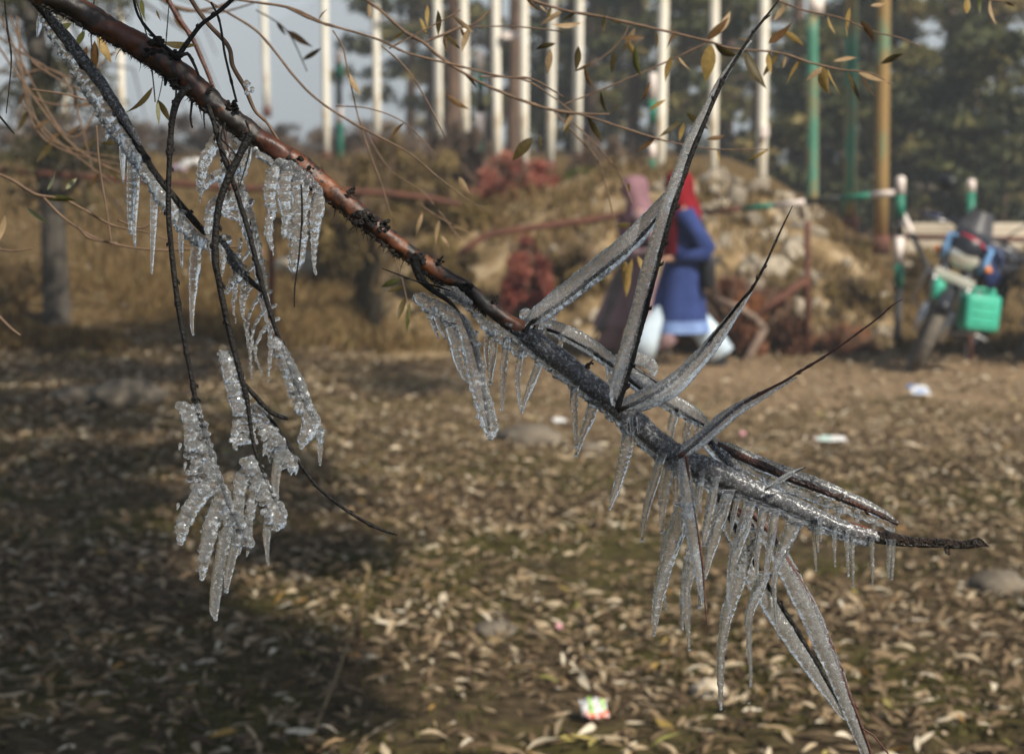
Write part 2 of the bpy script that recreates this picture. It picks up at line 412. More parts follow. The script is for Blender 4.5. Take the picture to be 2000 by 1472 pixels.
# ------------------------------------------------------------------ fallen willow leaves
def leaf_template(curl, fold, n=5):
    v = []; f = []
    for i in range(n):
        t = i / (n - 1); w = math.sin(math.pi * min(1, max(.02, t)) ** .8) * .112 + .004
        x = t - .5; z = curl * (x * x - .25) + .04 * math.sin(t * 5)
        for s in (-1, 0, 1): v.append((x, s * w + .09 * curl * math.sin(t * 3), z + abs(s) * fold * w))
    for i in range(n - 1):
        for s in (0, 1): f.append((i * 3 + s, i * 3 + s + 1, i * 3 + s + 4, i * 3 + s + 3))
    return np.array(v), np.array(f)
LT = [leaf_template(c, fo) for c, fo in [(.1, .3), (-.2, .2), (.3, .6), (-.4, .3), (.05, -.4), (.5, .15), (.2, .9), (-.1, .6)]]
leaf_stops = [(0, (.042, .026, .014)), (.22, (.10, .064, .035)), (.46, (.19, .132, .074)), (.66, (.29, .215, .130)), (.84, (.40, .33, .225)), (.92, (.58, .52, .41)), (.95, (.34, .18, .05)), (.98, (.17, .17, .05)), (1, (.38, .31, .10))]
M['litter'] = foliage_mat('fallen_leaves', leaf_stops, rough=.7, trans=.12)
def litter_points(n, y0, y1):
    y = np.sqrt(RNG.uniform(y0 ** 2, y1 ** 2, n)); x = RNG.uniform(-.30, .30, n) * y
    return x, y
def make_litter(name, x, y, smin, smax, parent=None):
    n = len(x); V = []; Fs = []; T = []; off = 0
    which = RNG.integers(0, len(LT), n)
    for k, (lv, lf) in enumerate(LT):
        ii = np.where(which == k)[0]; m = len(ii)
        if not m: continue
        a = RNG.uniform(0, 6.283, m); tilt = RNG.normal(0, .22, m); roll = RNG.normal(0, .4, m); s = smin + (smax - smin) * RNG.beta(1.3, 2.0, m)
        wd = RNG.uniform(.6, 1.5, m)
        P3 = np.repeat(lv[None], m, 0) * s[:, None, None]; P3[:, :, 1] *= wd[:, None]
        c, q = np.cos(roll), np.sin(roll); yy = P3[:, :, 1] * c[:, None] - P3[:, :, 2] * q[:, None]; zz = P3[:, :, 1] * q[:, None] + P3[:, :, 2] * c[:, None]
        c, q = np.cos(tilt), np.sin(tilt); xx = P3[:, :, 0] * c[:, None] + zz * q[:, None]; zz = -P3[:, :, 0] * q[:, None] + zz * c[:, None]
        c, q = np.cos(a), np.sin(a); X = xx * c[:, None] - yy * q[:, None]; Y = xx * q[:, None] + yy * c[:, None]
        gz = np.array([terrain(float(u), float(w)) for u, w in zip(x[ii], y[ii])])
        X += x[ii][:, None]; Y += y[ii][:, None]; zz += (gz + RNG.uniform(.006, .03, m) + np.abs(tilt) * s * .3)[:, None]
        V.append(np.stack([X, Y, zz], 2).reshape(-1, 3))
        Fs.append((lf[None] + (np.arange(m) * len(lv))[:, None, None]).reshape(-1, 4) + off); off += m * len(lv)
        T.append(np.repeat(np.clip(RNG.beta(1.5, 1.6, m), 0, 1), len(lv)))
    return fast_mesh(name, np.concatenate(V), np.concatenate(Fs), M['litter'], parent, np.concatenate(T))
x, y = litter_points(90000, 4.7, 18.3)
keep = np.ones(len(x), bool)
for i in range(len(x)):
    d = .5 + .5 * noise.noise(Vector((x[i] * .8, y[i] * .8, 0))) * 1.6
    dusty = sstep(11.3, 13.5, y[i]) * sstep(-2.5, .5, x[i])
    d *= 1 - .80 * dusty
    d *= 1 - .5 * sstep(17, 18, y[i])
    if random.random() > d * 1.25 + .12: keep[i] = False
keep &= y > 5.55
ys_, xs_ = RNG.uniform(18, 27, 9000), RNG.uniform(-.30, .0, 9000); x = np.concatenate([x[keep], xs_ * ys_]); y = np.concatenate([y[keep], ys_]); keep = np.ones(len(x), bool)
lit = tag(make_litter('leaf_litter', x[keep], y[keep], .026, .105, ground), kind='stuff')
# the nearest leaves are pieces of their own
m, nt, b = mat('fallen_leaf_single'); oi = N(nt, 'ShaderNodeObjectInfo'); r = ramp(nt, leaf_stops)
nt.links.new(oi.outputs['Random'], r.inputs[0]); nt.links.new(r.outputs[0], b.inputs['Base Color']); b.inputs['Roughness'].default_value = .7; b.inputs['Specular IOR Level'].default_value = .25
single = []
for lv, lf in LT: single.append(new_mesh('fallen_leaf', lv, [tuple(int(i) for i in q) for q in lf], m))
x, y = litter_points(300, 5.2, 5.56)
for i in range(300):
    o = link('fallen_leaf', single[i % 8], ground, (x[i], y[i], terrain(x[i], y[i]) + random.uniform(.008, .028)))
    s = random.uniform(.06, .11); o.scale = (s, s * random.uniform(.8, 1.3), s); o.rotation_euler = (random.gauss(0, .35), random.gauss(0, .25), random.uniform(0, 6.28))
# low green growth between the leaves
M['moss'] = foliage_mat('short_green_grass', [(0, (.026, .026, .006)), (.6, (.070, .068, .016)), (1, (.145, .12, .034))], trans=.2)
pts = []
for i in range(30000):
    y = math.sqrt(random.uniform(4.8 ** 2, 14 ** 2)); x = random.uniform(-.3, .3) * y
    if noise.noise(Vector((x * .9 + 7, y * .9, 4))) > .02: pts.append((x, y, terrain(x, y)))
tag(blades('short_grass', pts, .03, .0035, M['moss']), kind='stuff')
# twigs, stalks and stones among the leaves
def stalk(name, pts, r, m, label, cat):
    mb = MB(); q = [list(p) for p in pts]
    n = len(q); mb.tube([Vector(p) for p in spline(q, .06)], [r * (1 - .6 * i / max(1, len(spline(q, .06)) - 1)) for i in range(len(spline(q, .06)))], 5)
    return tag(mb.build(name, M[m]), label, cat)
M['straw'] = noisy('straw', [(.3, (.14, .10, .045)), (.7, (.26, .20, .10))], scale=20)
def Gp(px, py, z=0.0):
    a = math.atan((736 - py) / F) - TH; Y = (z - CAMZ) / math.tan(a); return W(px, Y, z)
a, b_ = Gp(600, 1468), Gp(705, 1240)
stalk('dry_stalk', [a + Vector((0, 0, .01)), a.lerp(b_, .6) + Vector((0, 0, .05)), b_ + Vector((0, 0, .12))], .006, 'straw', 'long pale dry stalk slanting up from the lower edge of the leaf litter', 'dry stalk')
a = Gp(705, 1230); stalk('dry_stalk', [a, a + Vector((0, .02, .10)), a + Vector((.03, .02, .22))], .006, 'straw', 'short upright yellow dry stalk among fallen leaves, right of the longer slanting one', 'dry stalk')
def Gt(px, py):
    Y = 4.5
    while Y < 60:
        q = W(px, Y, zy(py, Y))
        if q.z <= ground_z(q.x, Y): return q
        Y += .03
    return Gp(px, py)
def ground_stone(px, py, w, h, label, dark=False, zr=.6):
    p = Gt(px, py); mb = MB(); R_ = w / 2 * p.y / F
    mb.ball((0, 0, 0), 1, 3, (R_, R_ * .8, h / 2 * p.y / F * 1.2), nz=.28)
    o = mb.build('boulder' if w > 100 else 'stone', M['boulder'] if dark else M['stone']); o.location = p + Vector((0, 0, h * .22 * p.y / F)); return tag(o, label, 'stone')
M['boulder'] = noisy('grey_brown_boulder', [(.3, (.06, .05, .04)), (.7, (.19, .16, .12))], scale=8, rough=.9, bump=.6)
ground_stone(245, 790, 150, 62, 'large rounded grey boulder half buried in shaded leaves at left', True)
ground_stone(150, 785, 110, 40, 'low grey brown boulder left of the large rounded one in the shade', True)
ground_stone(1030, 868, 125, 50, 'brown flat stone on the leaves below the middle of the bough', True)
ground_stone(1150, 885, 60, 28, 'small brown stone just right of the flat brown stone', True)
ground_stone(1950, 1160, 120, 60, 'brown stone among leaves at the right edge of the picture', True)
ground_stone(1385, 1360, 75, 45, 'pale grey stone on the ground beneath the longest icicles')
ground_stone(610, 535, 150, 55, 'pale grey rock on the brown slope behind the hanging curtain of ice')
ground_stone(965, 1240, 90, 36, 'dull brown stone in the leaf litter near the middle of the lower edge', True)

# ------------------------------------------------------------------ litter left by people
def plain(name, col, rough=.6, metallic=0, spec=.4, emis=None):
    return noisy(name, [(.3, tuple(c * .8 for c in col)), (.7, col)], scale=9, rough=rough, spec=spec, metallic=metallic)
M['white_plastic'] = plain('white_plastic', (.62, .62, .62)); M['blue_print'] = plain('blue_print', (.10, .22, .50)); M['pink'] = plain('pink_plastic', (.75, .10, .13))
M['pale_pink'] = plain('pale_pink_plastic', (.60, .30, .34)); M['green_print'] = plain('green_print', (.30, .62, .06)); M['orange_print'] = plain('orange_print', (.75, .12, .03)); M['mauve'] = plain('mauve_cloth', (.45, .30, .48)); M['teal_print'] = plain('teal_print', (.35, .55, .50))
def packet(name, px, py, w, h, stripes, label, cat, base='white_plastic', thick=.25, rot=.1):
    """crumpled packet lying on the leaves: pillow body, printed bands as slightly proud strips"""
    p = Gt(px, py); k = p.y / F; W_, H_ = w * k, h * k * 1.9
    root = empty(name, p + Vector((0, 0, .012)), label, cat, rot=rot)
    n, mm = 14, 10
    def sheet(u0, u1, v0, v1, lift, material, nm, thick_):
        vv = []; ff = []
        for sgn in (1, -1):
            for j in range(mm + 1):
                for i in range(n + 1):
                    u = u0 + (u1 - u0) * i / n; v_ = v0 + (v1 - v0) * j / mm
                    pil = (1 - (2 * u - 1) ** 4) * (1 - (2 * v_ - 1) ** 4)
                    z = sgn * (thick_ * min(W_, H_) * .5 * pil + lift) + .012 * fbm((u * 3 + px, v_ * 3, 0), 1.5) + .25 * H_ * v_ + .02
                    vv.append(((u - .5) * W_, (v_ - .5) * H_ * .8, z))
        q = (n + 1) * (mm + 1)
        for sgn in (0, 1):
            for j in range(mm):
                for i in range(n):
                    a_ = sgn * q + j * (n + 1) + i; fc = (a_, a_ + 1, a_ + n + 2, a_ + n + 1); ff.append(fc if sgn == 0 else fc[::-1])
        return link(nm, new_mesh(nm, vv, ff, material), root)
    sheet(0, 1, 0, 1, 0, M[base], 'wrapper', thick)
    for (u0, u1, v0, v1, mk) in stripes: sheet(u0, u1, v0, v1, .0015, M[mk], 'printed_band', thick)
    return root
packet('snack_packet', 1160, 1412, 52, 42, [(.30, .42, .12, .9, 'green_print'), (.80, .92, .12, .75, 'green_print'), (.04, .96, .0, .11, 'orange_print'), (.80, .97, .78, .97, 'orange_print')], 'crumpled white snack packet with green stripes and orange edge near the lower edge', 'packet')
packet('paper_wrapper', 1794, 776, 38, 26, [(.0, .45, .55, 1, 'blue_print'), (.2, .9, .05, .25, 'blue_print')], 'blue and white crumpled wrapper on the open ground at right', 'wrapper')
packet('paper_wrapper', 1092, 832, 26, 9, [], 'small flat white scrap beside the brown stone', 'scrap', thick=.2)
packet('paper_wrapper', 1622, 870, 60, 14, [(.1, .5, .1, .9, 'teal_print')], 'flat pale green and white wrapper on the mossy ground right of the iced tip', 'wrapper', thick=.12)
pk_ = packet('plastic_scrap', 682, 524, 42, 30, [], 'bright pink plastic scrap on the brown slope at left', 'scrap', base='pink', thick=.5)
pk_.location += Vector((0, -.5, .02))   # on the near side of the grass tufts
packet('plastic_scrap', 505, 503, 18, 14, [], 'tiny salmon pink scrap seen behind the hanging ice', 'scrap', base='pale_pink', thick=.5)
packet('plastic_scrap', 1450, 858, 12, 6, [], 'tiny pink scrap on the ground right of the big spikes', 'scrap', base='pale_pink', thick=.5)
packet('plastic_scrap', 1092, 1242, 13, 7, [], 'tiny pink scrap among leaves left of the longest hanging icicles', 'scrap', base='pale_pink', thick=.4)
p = W(368, 27.5, terrain(-4.5, 27.5)); mb = MB()
for k in range(7): mb.ball((k * .035 - .1, random.uniform(-.03, .03), .06 + k * .012 + random.uniform(-.02, .02)), .07, 2, (1.2, 1, .7), nz=.5)
root = empty('rag', p, 'white and mauve rag lying on the far olive grass at left', 'rag'); mb.build('white_half', M['white_plastic'], root)
mb = MB()
for k in range(4): mb.ball((-.16 + k * .03, -.01, .02 + random.uniform(-.01, .03)), .06, 2, (1.2, 1, .7), nz=.5)
mb.build('mauve_half', M['mauve'], root)

# =================================================================== poles, posts, pipes
M['pole_white'] = noisy('chipped_white_pole_paint', [(.28, (.22, .12, .06)), (.36, (.50, .42, .30)), (.44, (.70, .66, .56)), (.7, (.80, .77, .69))], scale=2.6, rough=.55, stretch=(3, 3, .8), bump=.1)
M['pole_rust_green'] = noisy('green_paint_over_rust', [(.36, (.045, .18, .12)), (.46, (.08, .22, .15)), (.51, (.20, .17, .08)), (.62, (.30, .17, .06))], scale=1.6, rough=.6, stretch=(1.5, 1.5, .5))
M['pole_rust'] = noisy('rusty_ochre_pole', [(.36, (.10, .22, .14)), (.44, (.24, .16, .06)), (.6, (.30, .17, .06)), (.75, (.34, .22, .10))], scale=1.3, rough=.65, stretch=(1.5, 1.5, .5))
M['green'] = noisy('green_pipe_paint', [(.3, (.015, .13, .085)), (.7, (.03, .20, .13))], scale=4, rough=.5); M['black'] = noisy('black_pipe_paint', [(.3, (.012, .012, .014)), (.7, (.03, .03, .03))], scale=4, rough=.5)
M['white'] = noisy('white_pipe_paint', [(.3, (.62, .52, .46)), (.7, (.78, .70, .65))], scale=4, rough=.5)
M['rust'] = noisy('rust_pipe', [(.3, (.06, .025, .016)), (.7, (.14, .055, .035))], scale=8, rough=.8, bump=.3)
G1 = 'tall white painted poles along the terrace'
def pole(px, Y, w, mk, label, base_px=None, topz=8, group=G1, cap=None):
    x = W(px, Y, 1.5).x; z0 = (ground_z(x, Y) - .1)
    if base_px is not None: z0 = min(z0, zy(base_px, Y)) if z0 > zy(base_px, Y) else zy(base_px, Y)
    r = w / 2 * Y / F; root = empty('tall_pole', (x, Y, z0), label, 'pole', group)
    mb = MB(); lean = random.uniform(-.022, .022); n = 10
    mb.tube([(lean * i * (topz - z0) / n, 0, i * (topz - z0) / n) for i in range(n + 1)], r, 14); mb.build('shaft', M[mk], root)
    mb = MB(); mb.tube([(0, 0, -.15), (0, 0, .06)], r * 1.35, 12); mb.build('base_collar', M['rust'], root)
    mb = MB(); mb.tube([(lean * (topz - z0), 0, topz - z0), (lean * (topz - z0), 0, topz - z0 + .03)], [r * 1.15, r * .9], 12); mb.build('cap', M[mk], root)
    return root
for px, Y, w, b_, lab in [
  (128, 36, 16, 292, 'white pole furthest left, behind the dark tree trunk'), (240, 35, 15, 250, 'white pole standing between the iced side branch and the bough'),
  (523, 42, 13, 215, 'thin hazy white pole against the pale sky, left of the bright one'), (638, 31, 15, 305, 'bright white pole alone against the sky, right of the bough'),
  (737, 33, 15, 275, 'white pole just left of the leafy twig cross, second right of the bough'), (857, 27, 17, 292, 'white pole third right of the bough, in front of the brown trunk'),
  (909, 27, 18, 296, 'white pole left of the short banded post in the middle of the row'), (972, 25, 18, 338, 'white pole right of the short banded post, rising out of the red shrub'),
  (1023, 25, 18, 338, 'white pole in front of the dark trunk at the middle of the row'), (1074, 26, 18, 325, 'slightly greyer white pole next to last of the dense row'),
  (1125, 26, 18, 310, 'white pole ending the dense row, left of the wide gap'), (1288, 23, 21, 350, 'broad white pole directly above the two walking people'),
  (1392, 23, 18, 356, 'white pole with rusty foot crossed by the tallest ice spike'), (1487, 22.6, 20, 384, 'white pole furthest right, standing on the rubble bank')]:
    pole(px, Y, w, 'pole_white', lab, b_)
G2 = 'rusty green poles at the right'
r_ = pole(1588, 22.6, 23, 'pole_rust_green', 'green and rust pole with a white top, left of three', 412, topz=zy(28, 22.6), group=G2)
mb = MB(); mb.tube([(0, 0, zy(28, 22.6) - r_.location.z), (0, 0, zy(2, 22.6) - r_.location.z + .05)], .09, 12); mb.build('white_top', M['white'], r_)
pole(1661, 22.6, 24, 'pole_rust_green', 'plain green pole in the middle of the three rusty ones', 432, group=G2)
pole(1723, 22.2, 27, 'pole_rust', 'thick ochre rusty pole, right of the three, beside the railing', 470, group=G2)
cl_ = Z0 = None
for (px_, py_, Y_, w_, h_, lab_) in [(1493, 257, 22.5, 16, 24, 'small white box fixed to the rightmost white pole')]:
    k_ = Y_ / F; q_ = W(px_, Y_, zy(py_, Y_)); mb = MB(); mb.box(q_, (w_ * k_, .09, h_ * k_), bevel=.02); tag(mb.build('junction_box', M['white'], smooth=False), lab_, 'box')
k_ = 25 / F; q_ = W(998, 24.9, zy(70, 24.9)); mb = MB(); mb.box(q_, (34 * k_, .06, 14 * k_), bevel=.015); tag(mb.build('cross_plate', M['white'], smooth=False), 'short white plate joining two poles of the dense row', 'plate')
# birdhouse-like white clamp on the last white pole
def banded(px, Y, w, bands, label, group='short green white and black posts', name='banded_post'):
    """post painted in bands: [(y_top, y_bottom, material)], pixels on the photograph give heights"""
    x = W(px, Y, 1).x; zb = min(ground_z(x, Y), zy(bands[-1][1], Y)); root = empty(name, (x, Y, zb), label, 'post', group); r = w / 2 * Y / F
    for i, (a, b, mk) in enumerate(bands):
        mb = MB(); z1 = zy(a, Y) - zb; z0 = zy(b, Y) - zb if i < len(bands) - 1 else -.15
        rr = r * (1 if mk != 'black' else .85)
        mb.tube([(0, 0, z0), (0, 0, z1 - (.02 if i == 0 else 0)), (0, 0, z1)], [rr, rr, rr * (.6 if i == 0 else 1)], 12); mb.build('painted_band', M[mk], root)
    return root
banded(1757, 17.6, 18, [(344, 380, 'white'), (380, 425, 'green'), (425, 462, 'black'), (462, 515, 'white'), (515, 560, 'green'), (560, 640, 'black')], 'green white and black banded railing post left of the motorcycle')
banded(1895, 20.5, 17, [(350, 375, 'white'), (375, 470, 'green'), (470, 520, 'black')], 'banded post with white tip behind the motorcycle windscreen')
banded(1273, 22.2, 15, [(142, 195, 'white'), (195, 240, 'green'), (240, 278, 'black'), (278, 312, 'white'), (312, 360, 'green')], 'banded post hugging the broad white pole above the walking people')
banded(939, 26, 15, [(100, 145, 'white'), (145, 175, 'green'), (175, 222, 'black'), (222, 272, 'white'), (272, 330, 'green')], 'banded post in the middle of the dense white row')
banded(664, 30, 14, [(98, 125, 'white'), (125, 152, 'green'), (152, 208, 'black'), (208, 240, 'white'), (240, 310, 'green')], 'banded post right of the bright lone white pole')
def pipe(name, a, b, r, segs, label, cat='railing', group=None):
    root = empty(name, a, label, cat, group); A, B = Vector(a), Vector(b)
    for t0, t1, mk in segs:
        mb = MB(); mb.tube([A.lerp(B, t0) - A, A.lerp(B, t1) - A], r, 10); mb.build('painted_band' if len(segs) > 1 else 'pipe', M[mk], root)
    return root
def Z(px, py, Y): return W(px, Y, zy(py, Y))
pipe('railing_pipe', Z(1748, 376, 17.62), Z(1380, 415, 18.6), .027, [(0, .12, 'white'), (.12, .28, 'green'), (.28, .46, 'black'), (.46, .63, 'white'), (.63, .80, 'green'), (.80, 1, 'rust')], 'green white and black painted rail running left from the banded post')
pipe('railing_brace', Z(1765, 420, 17.7), Z(1822, 548, 17.2), .025, [(0, .3, 'white'), (.3, 1, 'black')], 'black brace leaning from the banded post towards the motorcycle')
pipe('rusty_rail', Z(1765, 462, 20.2), Z(2080, 470, 20.2), .03, [(0, 1, 'rust')], 'thin rusty rail behind the motorcycle')
pipe('rusty_post', Z(1577, 432, 17.0), W(1577, 17.0, 0), .028, [(0, 1, 'rust')], 'rusty upright pipe right of the dry brush pile', 'post')
pipe('rusty_brace', Z(1577, 545, 17.0), Z(1455, 630, 16.9), .03, [(0, 1, 'rust')], 'rusty pipe slanting down from the upright pipe into the brush', 'post')
pipe('rusty_post', Z(530, 360, 17.5), W(530, 17.5, .02), .03, [(0, 1, 'rust')], 'rusty upright pipe on the slope behind the hanging ice', 'post')
pipe('rusty_post', Z(1895, 610, 16.4), W(1895, 16.4, 0), .024, [(0, 1, 'rust')], 'short rusty pipe end below the green can', 'post')
mb = MB(); mb.tube([Vector(p) for p in spline([tuple(Z(1235, 417, 17.9)), tuple(Z(1100, 437, 17.8)), tuple(Z(965, 456, 17.7)), tuple(Z(930, 472, 17.65)), tuple(Z(900, 495, 17.6))], .1)], .032, 8)
tag(mb.build('rusty_rail', M['rust']), 'bent rusty rail left of the walking people, ending in the shrubs', 'railing')
mb = MB(); mb.tube([Vector(p) for p in spline([tuple(Z(900, 400, 19)), tuple(Z(760, 378, 19)), tuple(Z(480, 368, 19)), tuple(Z(300, 355, 19)), tuple(Z(-40, 330, 19))], .2)], .03, 8)
tag(mb.build('rusty_rail', M['rust']), 'long rusty rail crossing the slope at left behind the hanging twigs', 'railing')
# low concrete wall and debris
M['concrete'] = noisy('pale_concrete', [(.3, (.34, .29, .22)), (.7, (.55, .48, .38))], scale=2, rough=.9, bump=.4)
mb = MB(); zt = zy(436, 26)
mb.box((8.2, 26, zt / 2), (6.4, .3, zt), bevel=.03); tag(mb.build('low_wall', M['concrete'], smooth=False), 'low pale concrete wall behind the motorcycles at right', 'wall')
M['wood'] = noisy('weathered_wood', [(.3, (.12, .08, .06)), (.7, (.24, .18, .14))], scale=5, rough=.9, stretch=(1, 1, 4))
for (a, b, w, lab) in [((1455, 612), (1492, 640), .03, 'short weathered stick in the brush pile, upper one'), ((1494, 640), (1452, 712), .035, 'weathered plank leaning down the front of the brush pile'), ((1400, 585), (1478, 622), .03, 'weathered stick lying across the top of the brush pile')]:
    A, B = Z(a[0], a[1], 16.75), Z(b[0], b[1], 16.6); mb = MB(); mb.tube([A, A.lerp(B, .5) + Vector((.01, 0, .01)), B], [w, w * 1.1, w * .9], 7); tag(mb.build('stick', M['wood']), lab, 'stick')

# =================================================================== plants
def leaf_cloud(name, clumps, n, size, material, parent=None, aspect=.45, hang=0.0):
    """many leaf-sized faces spread through clumps: (centre, radii, tint)"""
    cw = np.array([c[1][0] * c[1][1] * c[1][2] for c in clumps]) ** .67; cw /= cw.sum(); w = RNG.choice(len(clumps), n, p=cw)
    cen = np.array([tuple(c[0]) for c in clumps])[w]; rad = np.array([c[1] for c in clumps])[w]; tn = np.array([c[2] for c in clumps])[w]
    d = RNG.normal(size=(n, 3)); d /= np.linalg.norm(d, axis=1)[:, None]; r = RNG.uniform(0, 1, n) ** .5
    c = cen + d * rad * r[:, None]
    u = RNG.normal(size=(n, 3)); u[:, 2] -= hang; u /= np.linalg.norm(u, axis=1)[:, None]
    t = np.cross(u, RNG.normal(size=(n, 3))); t /= np.linalg.norm(t, axis=1)[:, None]
    s = size * RNG.uniform(.5, 1.5, n)[:, None]
    v = np.stack([c - u * s, c + t * s * aspect, c + u * s, c - t * s * aspect], 1).reshape(-1, 3)
    tint = np.repeat(np.clip(tn + RNG.normal(0, .12, n), 0, 1), 4)
    return fast_mesh(name, v, np.arange(n * 4).reshape(-1, 4), material, parent, tint)
M['pine'] = foliage_mat('dark_pine_needles', [(0, (.024, .030, .012)), (.30, (.060, .066, .022)), (.55, (.125, .115, .036)), (.75, (.20, .16, .05)), (1, (.28, .19, .07))], trans=.1)  # olive-brown stops put sunlit clumps into the needle colour, scattered by tint
M['pine_bark'] = noisy('pine_bark', [(.3, (.05, .035, .025)), (.7, (.16, .10, .07))], scale=3, rough=.9, bump=.6, stretch=(3, 3, .8))
def limbs(mb, h, r, n, spread, z0=.35):
    for k in range(n):
        z = h * random.uniform(z0, .95); a = random.uniform(0, 6.28); L_ = spread * (1 - z / h * .6) * random.uniform(.6, 1)
        e = Vector((math.cos(a) * L_, math.sin(a) * L_, z + L_ * random.uniform(-.1, .35)))
        mb.tube([(0, 0, z), Vector((0, 0, z)).lerp(e, .5) + Vector((0, 0, .1)), e], [r * .3, r * .2, r * .05], 5)
def pine(px, Y, h, wd, label, n=5200, low=.08, dens=1, tint=.45, leaf=.13):
    x = W(px, Y, 3).x; z0 = terrain(max(-60, min(60, x)), Y) - .1; root = empty('pine_tree', (x, Y, z0), label, 'tree', 'dark pines behind the poles')
    mb = MB(); mb.tube([(0, 0, 0), (.1, 0, h * .3), (0, .1, h * .6), (.05, 0, h)], [h * .014, h * .012, h * .009, .02], 9); limbs(mb, h, h * .014, 16, wd * .8, .15); mb.build('trunk', M['pine_bark'], root)
    cl = []
    for k in range(int(48 * dens)):
        z = h * random.uniform(low, 1); rr = wd * (1.08 - z / h) * random.uniform(.25, 1) + .15; a = random.uniform(0, 6.28)
        s = random.uniform(.35, .8) * wd * .32; cl.append((Vector((math.cos(a) * rr, math.sin(a) * rr, z)), (s * 1.3, s * 1.3, s * .55), tint + random.uniform(-.35, .35)))
    leaf_cloud('crown', cl, n, leaf, M['pine'], root, .3); return root
for px, Y, h, wd, low, dens, tint, lab in [
  (1400, 46, 11, 2.2, .03, 1, .35, 'pine behind the tallest ice spike'), (1475, 41, 9, 1.8, .05, .9, .45, 'pine directly behind the rightmost white pole'), (1550, 47, 12, 2.2, .02, 1, .4, 'pine behind the left of the rusty poles'),
  (1640, 52, 7.0, 2.2, .02, 1, .35, 'lower pine between the rusty poles with sky above it'), (1700, 43, 6, 1.9, .02, 1, .35, 'small dark pine behind the thick ochre pole'), (1765, 47, 12, 2.6, .02, 1.2, .5, 'pine right of the ochre pole'),
  (1850, 41, 11, 2.4, .02, 1.2, .62, 'bushy brown tinged pine above the motorcycle'), (1945, 44, 12, 2.6, .02, 1.2, .55, 'tall pine above the right edge of the motorcycle'), (2040, 40, 12, 2.6, .02, 1.2, .5, 'pine at the right edge of the picture'),
  (1330, 50, 12, 1.9, .05, .8, .4, 'pine right of the broad white pole'), (1235, 47, 11, 1.7, .06, .9, .5, 'thin pine with gaps behind the wide opening in the pole row'), (1150, 50, 12, 2.0, .03, 1, .45, 'pine behind the end of the dense pole row'),
  (1060, 52, 13, 2.1, .05, .9, .45, 'open pine behind the middle of the dense pole row'), (960, 50, 13, 2.1, .06, .8, .45, 'open pine behind the short banded post'), (840, 56, 12, 2.2, .06, .8, .5, 'hazy pine left of the brown trunks'), (1800, 36, 3.4, 2.0, .02, 1, .3, 'low dark pine behind the concrete wall'), (1960, 35, 3.6, 2.2, .02, 1, .3, 'second low dark pine behind the concrete wall, furthest right'), (1600, 37, 3.4, 1.8, .02, 1, .3, 'low dark pine at the foot of the green poles')]:
    pine(px, Y, h, wd, lab, n=int(5600 * dens), low=low, dens=dens, tint=tint)
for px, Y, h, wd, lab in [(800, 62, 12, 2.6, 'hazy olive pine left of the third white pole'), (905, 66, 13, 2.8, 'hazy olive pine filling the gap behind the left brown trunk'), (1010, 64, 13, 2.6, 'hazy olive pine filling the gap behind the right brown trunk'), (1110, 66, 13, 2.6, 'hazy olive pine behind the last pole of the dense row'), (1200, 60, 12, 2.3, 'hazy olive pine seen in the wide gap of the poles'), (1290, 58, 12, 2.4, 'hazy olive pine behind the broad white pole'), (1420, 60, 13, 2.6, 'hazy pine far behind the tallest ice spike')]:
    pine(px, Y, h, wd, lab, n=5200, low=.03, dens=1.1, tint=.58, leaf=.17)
for px, Y, w, lab in [(884, 33, 27, 'thick brown trunk behind the white poles, left one'), (1002, 33, 24, 'dark brown trunk behind the white poles, right one')]:
    x = W(px, Y, 2).x; z0 = terrain(x, Y); r = w / 2 * Y / F; root = empty('tall_tree', (x, Y, z0 - .2), lab, 'tree', 'bare trunks behind the white poles')
    mb = MB(); mb.tube([(0, 0, 0), (0, 0, .5), (.05, 0, 3), (-.05, 0, 6), (0, 0, 9)], [r * 1.5, r * 1.1, r, r * .8, r * .3], 12, lambda i, k, a: 1 + .08 * math.sin(a * 5 + i)); mb.build('trunk', M['pine_bark'], root)
    mb = MB(); limbs(mb, 9, r, 14, 2, .35); mb.build('limbs', M['pine_bark'], root)
    leaf_cloud('crown', [(Vector((random.uniform(-1.6, 1.6), random.uniform(-1.6, 1.6), random.uniform(3.4, 9))), (.7, .7, .4), random.uniform(.2, .6)) for _ in range(16)], 1500, .12, M['pine'], root, .3)

